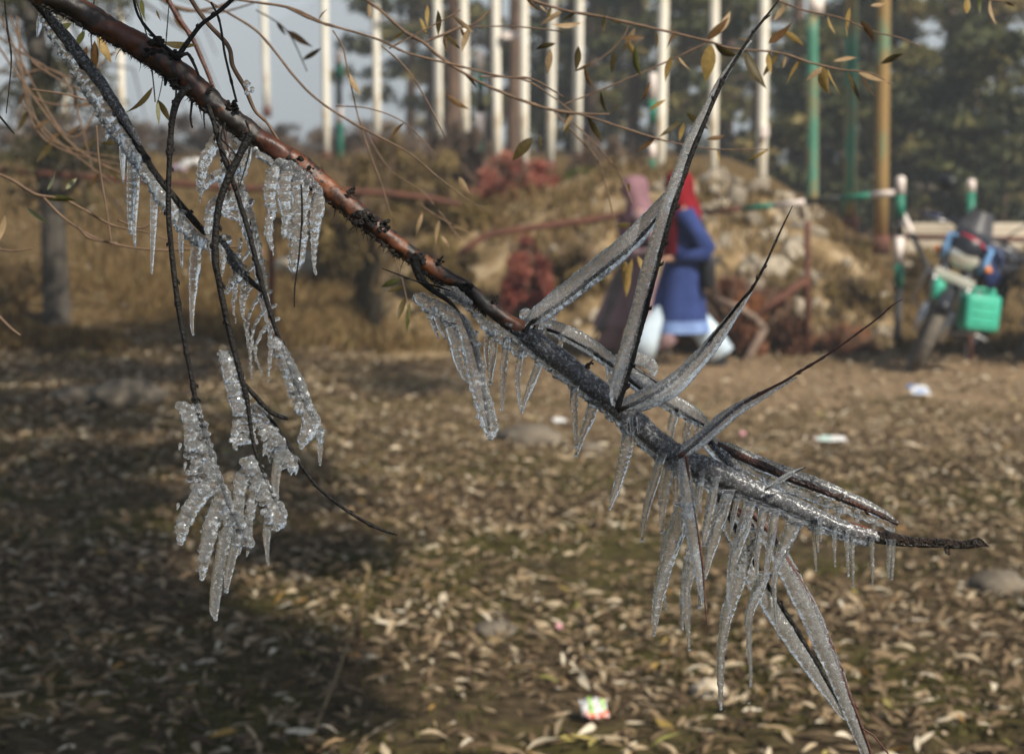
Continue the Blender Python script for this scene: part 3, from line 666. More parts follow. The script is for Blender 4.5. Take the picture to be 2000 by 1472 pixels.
M['shrub_olive'] = foliage_mat('olive_shrub', [(0, (.06, .042, .018)), (.5, (.17, .12, .045)), (1, (.29, .21, .08))], trans=.2)
M['shrub_red'] = foliage_mat('red_shrub', [(0, (.12, .04, .03)), (.5, (.30, .080, .060)), (1, (.38, .16, .11))], trans=.2)
M['shrub_brown'] = foliage_mat('rusty_dry_brush', [(0, (.06, .028, .016)), (.5, (.18, .075, .04)), (.8, (.28, .13, .065)), (1, (.38, .15, .05))], trans=.15)
M['shrub_grey'] = foliage_mat('bare_grey_shrub', [(0, (.09, .062, .048)), (.5, (.18, .13, .095)), (1, (.28, .21, .15))], trans=.2)
M['shrub_green'] = foliage_mat('green_tuft', [(0, (.05, .07, .02)), (1, (.14, .17, .05))], trans=.2)
def shrub(px, py, Y, w, h, mk, label, n=3800, leaf=.035, sticks=40, cat='shrub', hm=0):
    n = int(n * 1.5)
    """px, py: middle of the shrub's foot on the photograph; w, h in pixels"""
    k = Y / F; x = W(px, Y, 1).x; z0 = min(ground_z(x, Y), zy(py, Y)); root = empty('shrub', (x, Y, z0), label, cat)
    Wm, Hm = w * k / 2, (zy(py - h, Y) - z0)
    mb = MB()
    for i in range(sticks):
        a = random.uniform(0, 6.28); rr = random.uniform(.2, 1); e = Vector((math.cos(a) * Wm * rr, math.sin(a) * Wm * .7 * rr, Hm * random.uniform(.6, 1.05)))
        mb.tube([(e.x * .15, e.y * .15, 0), (e.x * .5, e.y * .5, e.z * .55), e], [.012, .008, .003], 4)
    mb.build('stems', M['twig_brown'], root)
    cl = []
    for _ in range(40):
        a = random.uniform(0, 6.28); q_ = random.random() ** .6; e = math.sqrt(max(0, 1 - q_ * q_)); cl.append((Vector((math.cos(a) * q_ * Wm * .9, math.sin(a) * q_ * Wm * .6, random.uniform(.05, .30 + .62 * e) * Hm)), (Wm * random.uniform(.12, .28), Wm * .2, Hm * random.uniform(.08, .2)), random.uniform(.1, .9)))
    leaf_cloud('foliage', cl, int(n * 1.3), leaf * 1.7, M[mk], root, .13, -.9); return root
for a in [(800, 400, 22, 260, 150, 'shrub_olive', 'broad olive brown shrub behind the bough, below the poles'), (700, 430, 21, 170, 130, 'shrub_olive', 'olive shrub left of the broad one, just above the bough'), (880, 480, 20, 170, 130, 'shrub_olive', 'lower dark olive shrub in front of the broad one'),
          (985, 425, 21.0, 230, 130, 'shrub_red', 'dusty red shrub below the white poles'), (1025, 575, 18.0, 120, 125, 'shrub_red', 'small bright red shrub beside the foot of the first ice spike'), (900, 330, 26, 180, 110, 'shrub_grey', 'grey bare shrub at the feet of the white poles'),
          (1180, 345, 25, 170, 90, 'shrub_grey', 'bare grey shrub behind the wide gap in the poles'), (560, 330, 36, 260, 90, 'shrub_grey', 'hazy grey brown scrub far off beyond the bough, left one'), (720, 330, 38, 240, 100, 'shrub_grey', 'hazy grey brown scrub far off, right of the lone white pole'), (420, 300, 40, 240, 90, 'shrub_grey', 'far grey scrub behind the hanging twigs'),
          (1150, 368, 21.2, 110, 36, 'shrub_green', 'small green tuft on top of the bank left of the walking people'), (860, 560, 18.6, 150, 100, 'shrub_olive', 'dark dry shrub on the slope right below the bough'), (610, 470, 23.5, 200, 80, 'shrub_olive', 'dry brownish shrub behind the ice curtain'),
          (90, 320, 30, 240, 120, 'shrub_grey', 'grey bare shrub far left beyond the trunk'), (250, 310, 38, 200, 90, 'shrub_grey', 'pale scrub behind the iced side branch')]:
    shrub(*a)
for q_, (px_, py_, Y_, w_, h_, k_) in enumerate([(1120, 560, 18.4, 130, 90, 'dusty olive'), (1240, 470, 20, 160, 60, 'brown'), (1540, 600, 18.2, 120, 70, 'low brown'), (1680, 600, 18.6, 150, 60, 'ochre'), (1640, 500, 20.4, 150, 50, 'dry ochre')]):
    shrub(px_, py_, Y_, w_, h_, 'shrub_olive' if q_ != 1 else 'shrub_brown', ['dusty olive scrub at the left foot of the earth bank, under the first spike', 'brown scrub near the bank top just left of the walking people', 'low brown scrub on the bank right of the brush pile, behind the rusty pipe', 'ochre grass clump low on the right shoulder of the bank', 'dry ochre clump on the bank below the green poles'][q_], n=2600, leaf=.03, sticks=50)
shrub(1450, 718, 17.25, 250, 180, 'shrub_brown', 'pile of rust brown dry brush behind the person in blue', n=12000, leaf=.04, sticks=200, cat='brush pile')
shrub(1850, 560, 21.5, 260, 85, 'shrub_olive', 'ochre scrub along the foot of the low concrete wall, left part', n=3500, leaf=.03, sticks=70, cat='brush')
shrub(1985, 565, 22.5, 200, 85, 'shrub_olive', 'ochre scrub along the foot of the low concrete wall, right part', n=3000, leaf=.03, sticks=60, cat='brush')
shrub(1640, 715, 17.35, 200, 80, 'shrub_brown', 'low dry brown brush right of the rusty pipe', n=3500, leaf=.03, sticks=80, cat='brush')
shrub(1330, 712, 17.5, 150, 110, 'shrub_brown', 'dry brush behind the skirts of the walking people', n=3000, leaf=.03, sticks=80, cat='brush')

# shaded willow at the left, its trunk rising from the yard edge
M['shaded_grey_bark'] = noisy('shaded_grey_willow_bark', [(.3, (.03, .026, .022)), (.7, (.10, .088, .072))], scale=5, rough=.9, bump=.7, stretch=(3, 3, .7))  # grey bark darkened: the left trunk's shade is put into the colour
M['willow_leaf'] = foliage_mat('dull_willow_leaves', [(0, (.025, .024, .012)), (.5, (.075, .07, .028)), (.8, (.13, .11, .04)), (1, (.20, .14, .05))], trans=.3)
p = Gp(112, 655); root = empty('willow_tree', p, 'grey trunked willow in shade at the left edge, its crown hanging over the slope', 'tree')
mb = MB(); mb.tube([(0, 0, -.1), (0, 0, .2), (-.02, 0, 1.2), (-.1, .1, 2.4), (-.3, .2, 3.6), (-.5, .2, 5.5)], [.16, .13, .125, .11, .09, .03], 14, lambda i, k, a: 1 + .07 * math.sin(a * 4 + i * 2)); mb.build('trunk', M['shaded_grey_bark'], root)
mb = MB()
for k in range(36):
    a = random.uniform(0, 6.28); L_ = random.uniform(.6, 2.0); z = random.uniform(1.2, 3.6)
    e = Vector((math.cos(a) * L_ * .8, math.sin(a) * L_, z + random.uniform(-.5, .6)))
    mb.tube([(-.05, 0, z), Vector((0, 0, z)).lerp(e, .5) + Vector((0, 0, .25)), e, e + Vector((math.cos(a) * .2, math.sin(a) * .2, -.5))], [.03, .02, .01, .004], 5)
mb.build('limbs', M['shaded_grey_bark'], root)
cl = [(Vector((random.uniform(-2.2, .75), random.uniform(-1.5, 1.5), random.uniform(1.25, 4.5))), (.28, .3, .22), random.uniform(.0, .8)) for _ in range(110)]
leaf_cloud('crown', cl, 10000, .055, M['willow_leaf'], root, .22, 1.0)

# the willow beside and above the photographer: it carries the iced bough and shades the yard
root = empty('willow_tree', (-2.9, 2.2, 0), 'large willow left of the frame whose crown shades the near yard', 'tree')
mb = MB(); mb.tube([(0, 0, -.2), (0, 0, .3), (.05, 0, 1.5), (.3, -.1, 2.6), (.5, -.3, 4.0), (.9, -.5, 5.5)], [.34, .27, .24, .2, .15, .05], 16, lambda i, k, a: 1 + .08 * math.sin(a * 5 + i)); mb.build('trunk', M['shaded_grey_bark'], root)
mb = MB()
A = Vector(P(-300, -165, DL)) - Vector((-2.9, 2.2, 0)); mb.tube([(.2, -.05, 2.25), Vector((.2, -.05, 2.25)).lerp(A, .5) + Vector((0, 0, .08)), A], [.06, .035, .022], 10)
A2 = Vector(P(-160, -180, 2.06)) - Vector((-2.9, 2.2, 0)); mb.tube([(.28, .0, 2.5), Vector((.28, 0, 2.5)).lerp(A2, .5) + Vector((0, 0, .12)), A2], [.04, .02, .009], 8)
CR = []
def shade_clump(gx, gy, h, r):
    k = h / math.tan(SUN_EL); return Vector((gx + math.sin(SUN_AZ) * k, gy + math.cos(SUN_AZ) * k, h)), (r, r, r * .5)
tries = 0
while len(CR) < 330 and tries < 4000:
    tries += 1
    px_ = random.uniform(-250, 1000); py_ = random.uniform(655, 1560); g_ = Gp(px_, py_)
    nz_ = noise.noise(Vector((px_ * .0042, py_ * .0075, 11)))
    if nz_ > -.30 + 1.05 * sstep(250, 1000, px_ + (py_ - 1060) * -.25):
        c, rr = shade_clump(g_.x, g_.y, random.uniform(3.6, 5.6), random.uniform(.7, 1.3) * (.10 + .028 * g_.y)); CR.append((c - Vector((-2.9, 2.2, 0)), rr, random.uniform(.2, .8)))
for i in range(9):   # leaves that dapple the bough itself
    b_ = P(random.uniform(0, 1900), 0, 2.02); b_ = P(0, 0, 2.02).lerp(P(1800, 1150, 2.02), random.random()) + Vector((random.gauss(0, .12), 0, random.gauss(0, .10)))
    c = b_ + SUNDIR * random.uniform(1.9, 4.0); CR.append((c - Vector((-2.9, 2.2, 0)), (.11, .11, .07), random.uniform(.2, .8)))
for c, rr, _ in CR[::4]:
    s = Vector((.6, -.3, 4.2)); mb.tube([s, s.lerp(c, .5) + Vector((0, 0, .3)), c], [.05, .025, .008], 5)
mb.build('limbs', M['shaded_grey_bark'], root)
leaf_cloud('crown', CR, 62000, .064, M['willow_leaf'], root, .25, 1.0)

# distant hazy ridges
M['ridge'] = noisy('forested_ridge', [(.3, (.05, .06, .06)), (.7, (.10, .11, .10))], scale=.02, rough=1, spec=0)
for (Y0, hh, sd) in [(330, 7, 1.0), (900, 120, 5.0)]:
    v = []; f = []; nn = 90; rows = 6
    for j in range(rows):
        for i in range(nn):
            x_ = (-1 + 2 * i / (nn - 1)) * Y0 * 1.2; t = j / (rows - 1)
            h = hh * (.75 + .5 * noise.fractal(Vector((x_ / Y0 * 3, sd, 0)), .7, 2, 5)) * (t if t < .7 else 1 - (t - .7) * .6) / .7
            v.append((x_, Y0 + t * Y0 * .3, max(-1, h * 1.0) - 1 + t))
    for j in range(rows - 1):
        for i in range(nn - 1): f.append((j * nn + i, j * nn + i + 1, (j + 1) * nn + i + 1, (j + 1) * nn + i))
    tag(link('hills', new_mesh('hills', v, f, M['ridge'])), kind='structure')
m = bpy.data.materials.new('haze_air'); m.use_nodes = True; nt = m.node_tree; nt.nodes.clear()
pv = nt.nodes.new('ShaderNodeVolumePrincipled'); pv.inputs['Color'].default_value = (.80, .90, 1, 1); pv.inputs['Density'].default_value = .0018; pv.inputs['Anisotropy'].default_value = 0
ou = nt.nodes.new('ShaderNodeOutputMaterial'); nt.links.new(pv.outputs[0], ou.inputs['Volume'])
mb = MB(); mb.box((0, 620, 84), (2900, 1290, 172)); tag(mb.build('haze', m, smooth=False), kind='stuff')
# =================================================================== the iced bough in front
def px_tube(mb, pts, D=2.0, step=6, sides=10, rough=.06, rib=0, ribl=14, flat=1.0, fr=.03, rscale=1.0, knob=0):
    """pts: (px, py, radius px[, extra depth m]); lays a tube along them, radii and depth in real size"""
    q = [list(p) + ([0] if len(p) == 3 else []) for p in pts]
    s = spline(q, step); k = random.uniform(0, 99)
    W3 = [P(a, b, D + e) for a, b, r, e in s]
    R = [max(.15, r) * (D + e) / F * rscale for a, b, r, e in s]
    if rib:
        acc = 0
        for i in range(len(s)):
            if i: acc += math.hypot(s[i][0] - s[i - 1][0], s[i][1] - s[i - 1][1])
            R[i] *= 1 + rib * math.sin(acc / ribl * 2 * math.pi + 1.3 * noise.noise(Vector((acc * .03, k, 0)))) * (.6 + .8 * noise.noise(Vector((acc * .02, 0, k))))
    if knob:
        for i in range(3, len(s) - 3):
            if random.random() < knob: R[i] *= 1.35; R[i - 1] *= 1.15
    def fn(i, kk, an):
        p = W3[i]
        return 1 + rough * 2 * noise.noise(Vector((p.x * 60 + math.cos(an) * .9, p.y * 60 + k, p.z * 60 + math.sin(an) * .9))) + fr * noise.noise(Vector((p.x * 260 + math.cos(an) * 2, k, p.z * 260 + math.sin(an) * 2)))
    mb.tube(W3, R, sides, fn, flat)
    return W3, R

def bump_icicle(name, pts, D, parent, material, drop=True, sides=9):
    """one icicle: rippled taper with a pendent drop"""
    mb = MB()
    W3, R = px_tube(mb, pts, D, step=3.2, sides=sides, rough=.14, rib=random.uniform(.02, .07), ribl=random.uniform(9, 17), fr=.14)
    if drop: mb.ball(W3[-1] + Vector((0, 0, .0006)), max(.0011, R[-1] * 1.25), 2, (1, 1, 1.25))
    return mb.build(name, material, parent)

def twig(parent, pts, D=2.0, m='twig', name='twig', knob=.05, sides=7, step=7, rough=.08):
    mb = MB(); W3, R = px_tube(mb, pts, D, step=step, sides=sides, rough=rough, knob=knob, rscale=.84)
    # buds
    for i in range(4, len(W3) - 2):
        if random.random() < .12:
            d = (W3[i + 1] - W3[i]).normalized(); a = random.uniform(0, 6.28)
            o = Vector((math.cos(a), math.sin(a) * .5, math.sin(a))).normalized()
            mb.tube([W3[i] + o * R[i] * .6, W3[i] + o * R[i] * 1.5 + d * .0025, W3[i] + o * R[i] * 1.6 + d * .0055], [R[i] * .55, R[i] * .5, R[i] * .1], 5)
    return mb.build(name, M[m], parent)

limb_pts = [(-300, -165, 38), (-120, -90, 36), (0, -50, 34), (70, -24, 33), (130, 5, 31), (200, 47, 29), (280, 95, 28), (350, 142, 27), (420, 205, 26), (500, 268, 25),
            (575, 317, 26), (640, 368, 24), (715, 428, 23), (790, 487, 20), (850, 528, 19), (915, 568, 17), (960, 605, 17), (1020, 645, 18),
            (1080, 692, 19), (1140, 738, 20), (1200, 786, 20), (1260, 838, 20), (1320, 886, 21), (1400, 922, 21), (1470, 952, 18), (1560, 990, 15),
            (1640, 1025, 13), (1700, 1042, 11), (1760, 1055, 10), (1840, 1062, 9), (1890, 1063, 8), (1912, 1060, 9), (1922, 1064, 5), (1932, 1067, 1.5)]

limb_pts = [(x, y, r * (.84 if i < 14 else .88 if i < 17 else .9)) for i, (x, y, r) in enumerate(limb_pts)]
bough = empty('willow_bough', P(575, 317, DL), 'large reddish brown willow bough crossing the picture diagonally, its lower right half sheathed in ice', 'branch')
def par(o): # keep world placement under an unrotated empty
    o.location = Vector(o.location) - o.parent.location; return o
BO = bough
# bare limb, then the iced part of the same limb (dark wet bark)
cut = 17
mb = MB(); px_tube(mb, limb_pts[:cut + 1], DL, step=5, sides=26, rough=.085, fr=.09)
par(mb.build('limb', M['bark'], BO))
mb = MB(); px_tube(mb, limb_pts[cut:28], DL, step=5, sides=20, rough=.07, fr=.08)
par(mb.build('limb', M['bark_iced'], BO, label='dark wet bark under the ice'))
mb = MB(); px_tube(mb, [(1655, 1029, 12), (1680, 1037, 12), (1705, 1045, 11), (1720, 1048, 10)], DL, step=5, sides=18, rough=.1)
par(mb.build('bark_wound', noisy('orange_inner_bark', [(.35, (.02, .010, .008)), (.5, (.16, .045, .02)), (.7, (.30, .10, .04))], scale=60, rough=.4, bump=.6), BO, label='orange brown patch where the bark is torn'))
mb = MB(); px_tube(mb, [(1712, 1046, 12), (1740, 1052, 12), (1780, 1058, 10), (1840, 1062, 9), (1890, 1063, 8), (1910, 1058, 10), (1922, 1063, 5), (1932, 1067, 1.5)], DL, step=4, sides=16, rough=.22, fr=.2)
px_tube(mb, [(1850, 1066, 6), (1851, 1078, 5), (1856, 1082, 2)], DL, step=3, sides=8, rough=.1)
par(mb.build('broken_tip', noisy('blackened_bark', [(.35, (.006, .005, .004)), (.6, (.03, .018, .012)), (.8, (.10, .05, .03))], scale=80, rough=.35, bump=1, bscale=200, spec=.5), BO, label='black cracked tip free of ice'))
# scars and knots
for (x, y, r, e) in [(455, 205, 11, -.010), (300, 92, 22, -.004), (712, 425, 21, -.004), (748, 440, 13, -.009), (685, 375, 8, -.012), (575, 320, 17, -.006), (600, 335, 12, -.008),
                     (912, 563, 12, -.005), (858, 512, 8, -.007), (343, 108, 12, -.004), (345, 165, 15, -.003), (485, 265, 13, -.003), (408, 178, 6, -.012), (815, 505, 13, -.003), (966, 588, 7, -.006), (1150, 715, 8, -.006), (1035, 640, 9, -.006)]:
    mb = MB()
    e = -.0105 if r > 10 else e
    for k in range(20 if r > 10 else 7):
        mb.ball(P(x + random.uniform(-1, 1) * r * .95, y + random.uniform(-1, 1) * r * .8, DL + e + random.uniform(-.002, .003)), r * random.uniform(.25, .42) * DL / F, 2, (1, .6, .8), nz=.5)
    if r < 9:
        px_tube(mb, [(x - 4, y + 4, 4), (x + 2, y - 5, 3), (x + 8, y - 12, 1)], DL + e, step=3, sides=6, rough=.2)
    par(mb.build('bark_scar', M['scar'], BO))
# rootlets and moss on the underside
mb = MB()
for i in range(700):
    t = random.random(); k = t * (cut - 3) + 2; j = int(k); f_ = k - j
    a, b = limb_pts[j], limb_pts[min(j + 1, cut)]
    x = a[0] + (b[0] - a[0]) * f_; y = a[1] + (b[1] - a[1]) * f_; r = a[2]
    x -= r * .62; y += r * .72
    l = random.uniform(3, 10) * (1 + (random.random() < .05) * 2)
    an = random.uniform(.2, 2.9)
    px_tube(mb, [(x, y, 1.3), (x + math.cos(an) * l * .5 + random.uniform(-3, 3), y + l * .5, .8), (x + math.cos(an) * l * .6 + random.uniform(-5, 5), y + l, .3)], DL + random.uniform(-.012, .012), step=5, sides=3, rough=0, fr=0)
for i in range(420):
    t = random.random(); k = t * (cut - 3) + 2; j = int(k); f_ = k - j
    a, b = limb_pts[j], limb_pts[min(j + 1, cut)]
    x = a[0] + (b[0] - a[0]) * f_ - a[2] * .6; y = a[1] + (b[1] - a[1]) * f_ + a[2] * .7
    mb.ball(P(x, y, DL + random.uniform(-.01, .01)), random.uniform(2, 6.5) * DL / F, 1, (1.2, 1, .8), nz=.5)
o = par(mb.build('rootlets', M['scar'], BO)); o['kind'] = 'stuff'
mb = MB()
for c in [[(375, 195, 3), (372, 230, 2), (376, 250, 1.5)], [(400, 205, 2), (398, 225, 1.5), (400, 252, .8)], [(345, 150, 2), (343, 190, 2), (330, 235, .7)], [(322, 145, 4), (324, 158, 5), (322, 168, 3)]]:
    px_tube(mb, c, DL, step=4, sides=5, rough=.3)
par(mb.build('rootlet', M['scar'], BO))

# ---- hanging and rising twigs
T = {}
T['t1'] = par(twig(BO, [(372, 170, 10), (350, 190, 9), (338, 225, 8), (332, 290, 6.5), (329, 400, 6.5), (335, 490, 6.5), (352, 620, 6.5), (370, 715, 6), (385, 795, 6), (402, 850, 5), (425, 925, 4.5), (455, 1000, 4), (483, 1058, 3)], 1.99))
T['t2'] = par(twig(BO, [(490, 262, 11), (470, 300, 9), (445, 350, 9), (427, 405, 8), (420, 495, 9), (430, 560, 7.5), (450, 655, 7), (478, 760, 6.5), (486, 800, 5), (492, 850, 4.5), (505, 900, 4), (530, 960, 4), (552, 1002, 3)], 1.985))
T['t2b'] = par(twig(BO, [(478, 750, 5), (500, 775, 6), (530, 805, 5.5), (560, 817, 4.5), (563, 818, 3)], 1.99))
T['t2c'] = par(twig(BO, [(500, 772, 5), (530, 820, 5), (560, 862, 5), (585, 905, 4.5), (625, 955, 4), (690, 1005, 4), (740, 1032, 3.6), (776, 1044, 2.2)], 2.0))
T['t3'] = par(twig(BO, [(405, 205, 7), (418, 240, 6), (430, 285, 6), (455, 355, 6), (488, 460, 6.2), (513, 560, 6), (528, 610, 6), (545, 660, 5), (575, 735, 4.6), (603, 800, 4.5), (612, 822, 3)], 2.0))
par(twig(BO, [(347, 112, 8), (365, 85, 6), (392, 50, 5.5), (425, 25, 5), (455, -2, 5), (475, -25, 4)], 2.0))
par(twig(BO, [(343, 110, 6), (300, 70, 4), (270, 30, 3.2), (258, -20, 3)], 2.01))
par(twig(BO, [(350, 112, 5), (366, 105, 4.5), (380, 128, 3.6), (388, 148, 3)], 1.99))
par(twig(BO, [(575, 600, 1.6), (576, 560, 2), (584, 500, 2.2), (590, 420, 2.4), (588, 360, 2.4)], 1.98, knob=.02))
par(twig(BO, [(480, 235, 3), (490, 270, 2), (484, 310, 2), (466, 370, 1)], 1.99, knob=.02))
par(twig(BO, [(440, 240, 3), (432, 270, 2), (455, 295, 1.6), (470, 330, 1)], 1.99, knob=.02))
T['t5'] = par(twig(BO, [(808, 500, 12), (815, 530, 10), (828, 552, 8), (850, 570, 6.5), (872, 585, 6), (888, 600, 4), (905, 625, 4), (925, 680, 4), (940, 740, 4), (950, 800, 4), (956, 840, 2)], 1.985))
par(twig(BO, [(746, 524, 1.2), (775, 535, 2), (810, 548, 2.2), (845, 557, 2.2), (880, 568, 1.8)], 1.97, knob=.0))

def sleeve(pts, core=None, D=2.0, m='ice_sleeve', corem='twig', flat=.85, rib=.022, rough=.07, ribl=13, sides=18, coreD=None):
    """a twig rising from the bough with its own sleeve of ice (twig > ice_sleeve)"""
    if coreD is None: coreD = -.37 * max(p[2] for p in pts) * D / F * flat
    tw = par(twig(BO, core, D + coreD, corem, knob=.03, sides=6, rough=.16, step=5)) if core else None
    mb = MB(); px_tube(mb, pts, D, step=3.5, sides=sides, rough=rough, rib=rib, ribl=ribl, flat=flat, fr=.06, rscale=.82)
    o = mb.build('ice_sleeve', M[m], tw or BO)
    o.location = Vector((0, 0, 0)) if tw else -BO.location
    return tw or BO
def child(o, tw):
    """parent an ice piece built in world space under a twig of the bough"""
    o.parent = tw; o.location = -Vector(BO.location) if tw is BO else Vector((0, 0, 0)); return o

S1 = sleeve([(1028, 628, 9), (1045, 618, 19), (1075, 598, 24), (1120, 562, 25), (1180, 516, 26), (1240, 462, 24), (1285, 408, 18), (1303, 384, 12), (1311, 374, 4)],
            [(1025, 650, 7), (1036, 632, 5), (1060, 615, 5), (1112, 578, 4.5), (1180, 524, 4.5), (1245, 468, 4.5), (1290, 415, 3.5), (1305, 388, 2)], 1.96)
S2 = sleeve([(1203, 792, 12), (1206, 760, 20), (1222, 700, 22), (1242, 630, 21), (1264, 545, 21), (1290, 450, 19), (1316, 370, 18), (1345, 292, 16), (1375, 225, 12.5), (1408, 160, 9), (1440, 110, 5), (1468, 80, 2)],
            [(1205, 800, 8), (1218, 755, 9), (1234, 700, 9), (1256, 620, 8.5), (1277, 540, 8), (1302, 450, 8), (1326, 370, 7.5), (1353, 295, 7), (1382, 225, 5.5), (1412, 158, 4.5), (1440, 112, 4), (1470, 66, 3.4), (1500, 28, 3), (1526, -6, 1.5)], 1.93)
S3 = sleeve([(1208, 800, 8), (1225, 790, 18), (1260, 780, 25), (1310, 755, 25), (1368, 700, 20), (1415, 640, 15), (1445, 598, 9), (1470, 564, 3)],
            [(1205, 802, 6), (1255, 780, 4), (1310, 748, 4), (1365, 692, 4), (1413, 632, 4), (1444, 592, 3.6), (1470, 562, 3.6), (1495, 515, 3.2), (1525, 450, 2.6), (1548, 402, 1)], 1.94)
S4 = sleeve([(1328, 890, 7), (1345, 875, 16), (1380, 848, 18), (1430, 806, 16), (1478, 778, 11), (1525, 752, 6.5), (1556, 737, 2)],
            [(1325, 892, 6), (1370, 855, 4), (1430, 803, 4), (1480, 772, 4), (1530, 745, 3.2), (1575, 718, 3), (1620, 690, 2.6), (1665, 658, 2.3), (1710, 625, 2), (1738, 600, 1.6), (1762, 584, .8)], 1.96, corem='twig_red')
S5 = sleeve([(1055, 630, 8), (1085, 642, 18), (1140, 668, 20), (1200, 712, 19), (1250, 748, 22), (1290, 778, 18), (1306, 790, 6)],
            [(1050, 640, 5), (1090, 650, 4), (1150, 682, 4), (1210, 724, 4), (1262, 757, 4)], 2.07, flat=.5, rib=.06)
S6 = sleeve([(1188, 702, 8), (1225, 700, 14), (1262, 705, 16), (1276, 722, 12), (1270, 735, 5)],
            [(1222, 706, 3), (1245, 722, 6), (1270, 738, 7), (1285, 748, 5)], 2.09, corem='bark', flat=.4, rib=.08)
S7 = sleeve([(1215, 730, 8), (1245, 748, 19), (1300, 780, 22), (1350, 808, 20), (1374, 826, 14), (1384, 836, 5)],
            [(1225, 738, 5), (1262, 765, 5), (1310, 792, 5), (1375, 830, 3)], 2.06, flat=.5, rib=.06)
S8 = sleeve([(1370, 850, 8), (1390, 868, 20), (1425, 905, 21), (1455, 940, 18), (1480, 960, 8)],
            [(1378, 852, 8), (1400, 878, 9), (1430, 910, 8), (1470, 950, 6)], 2.06, m='ice_coat')
S9 = sleeve([(1405, 868, 8), (1430, 880, 15), (1500, 912, 18), (1600, 950, 18), (1680, 983, 15), (1725, 1005, 11), (1752, 1022, 5)],
            [(1400, 868, 9), (1440, 888, 11), (1520, 922, 11), (1610, 958, 10), (1680, 987, 8), (1730, 1010, 6), (1754, 1024, 4)], 2.06, m='ice_coat', corem='bark_iced')
S10 = sleeve([(1493, 958, 3), (1510, 946, 6), (1535, 930, 7), (1558, 918, 4), (1570, 913, 1.5)], [(1495, 956, 2), (1535, 931, 2), (1574, 912, 1)], 1.98)
S11 = sleeve([(1398, 960, 8), (1412, 1000, 17), (1432, 1045, 18), (1470, 1125, 20), (1525, 1215, 21), (1575, 1290, 19), (1615, 1350, 12), (1640, 1390, 6), (1652, 1404, 3)],
             [(1385, 930, 12), (1425, 1010, 8), (1460, 1075, 7), (1500, 1145, 6.5), (1550, 1220, 6), (1600, 1305, 5), (1635, 1365, 3), (1652, 1398, 2)], 2.07, rib=.05)
S12 = sleeve([(1470, 1010, 8), (1490, 1030, 16), (1530, 1100, 22), (1575, 1185, 25), (1615, 1275, 23), (1645, 1350, 19), (1670, 1415, 15), (1695, 1480, 12), (1710, 1540, 6)],
             [(1465, 1000, 9), (1500, 1035, 7), (1545, 1105, 6), (1588, 1180, 5), (1625, 1265, 5), (1655, 1345, 4), (1682, 1415, 4), (1702, 1475, 3), (1715, 1530, 2)], 2.02, corem='twig_red')
par(twig(BO, [(1684, 1422, 2), (1705, 1435, 2.2), (1722, 1455, 2), (1740, 1478, 1.6)], 2.0, 'twig_red', knob=.1))
S13 = sleeve([(1333, 895, 9), (1338, 930, 16), (1345, 985, 19), (1352, 1035, 16), (1362, 1100, 14), (1370, 1150, 9), (1374, 1176, 5)],
             [(1340, 890, 4), (1350, 960, 2.4), (1363, 1040, 2.4), (1373, 1110, 2.4), (1377, 1180, 2), (1382, 1228, 1)], 1.95, corem='twig_red', coreD=-.004)
S14 = sleeve([(1330, 880, 10), (1385, 945, 16), (1430, 1000, 17), (1480, 1035, 15), (1505, 1062, 6)],
             [(1320, 870, 12), (1390, 945, 14), (1430, 990, 13), (1475, 1025, 11), (1505, 1060, 5)], 2.08, m='ice_coat', corem='bark_iced')
S15 = sleeve([(470, 380, 6), (490, 430, 12), (505, 520, 14), (522, 610, 12), (535, 650, 4)], [(430, 225, 2.6), (448, 300, 3), (470, 372, 3.2), (492, 450, 3.2), (508, 530, 3.2), (530, 640, 2.6), (542, 680, 2)], 2.08, corem='twig_red', flat=.5, rib=.1)

# ---- coat of ice round the lower half of the limb with a scalloped drip edge
mb = MB()
coat = [(975, 618, 12), (1010, 642, 18), (1040, 662, 23), (1080, 694, 25), (1140, 740, 25), (1200, 789, 24), (1260, 841, 25), (1320, 890, 26), (1400, 925, 27), (1470, 956, 24), (1560, 994, 21), (1640, 1029, 18), (1700, 1046, 15), (1760, 1060, 8)]
px_tube(mb, coat, DL, step=5, sides=20, rough=.05, fr=.06, rscale=.9)
edge = spline([(p[0] - p[2] * .55, p[1] + p[2] * .80, p[2]) for p in [(925, 590, 14)] + coat[1:-1]], 13)
for i, (x, y, r) in enumerate(edge):
    k = .5 + .5 * math.sin(i * 1.9) + random.uniform(-.2, .3)
    for j in range(2):
        mb.ball(P(x + random.uniform(-2, 2), y + j * 5 * k, DL + random.uniform(-.002, .003)), random.uniform(5, 7.5) * DL / F, 2, (1.15, .8, 1))
par(remesh('ice_coat', mb, .0011, M['ice_coat'], BO))
mb = MB()   # drip ridge under the bare stretch beside the coat
for (x, y, r) in spline([(845, 545, 4), (880, 575, 6), (915, 600, 6), (950, 640, 8), (985, 665, 10), (1020, 690, 9)], 6):
    mb.ball(P(x + random.uniform(-2, 2), y + random.uniform(-3, 3), DL - .004), r * random.uniform(.8, 1.3) * DL / F, 2, (1.1, .8, 1))
par(remesh('ice_ridge', mb, .0010, M['ice_milky'], BO))
mb = MB()   # white drip ridge under the right half of the coat
for (x, y, r) in spline([(p[0] - p[2] * .45, p[1] + p[2] * .88, 3.5 + 3 * (i % 2)) for i, p in enumerate(coat[3:-1])], 5):
    mb.ball(P(x, y + random.uniform(-2, 2.5), DL - .003), r * random.uniform(.7, 1.3) * DL / F, 2, (1.2, .8, 1))
par(remesh('ice_ridge', mb, .0010, M['ice_milky'], BO))
mb = MB()   # ridge under the second, parallel bough: arches between its icicles
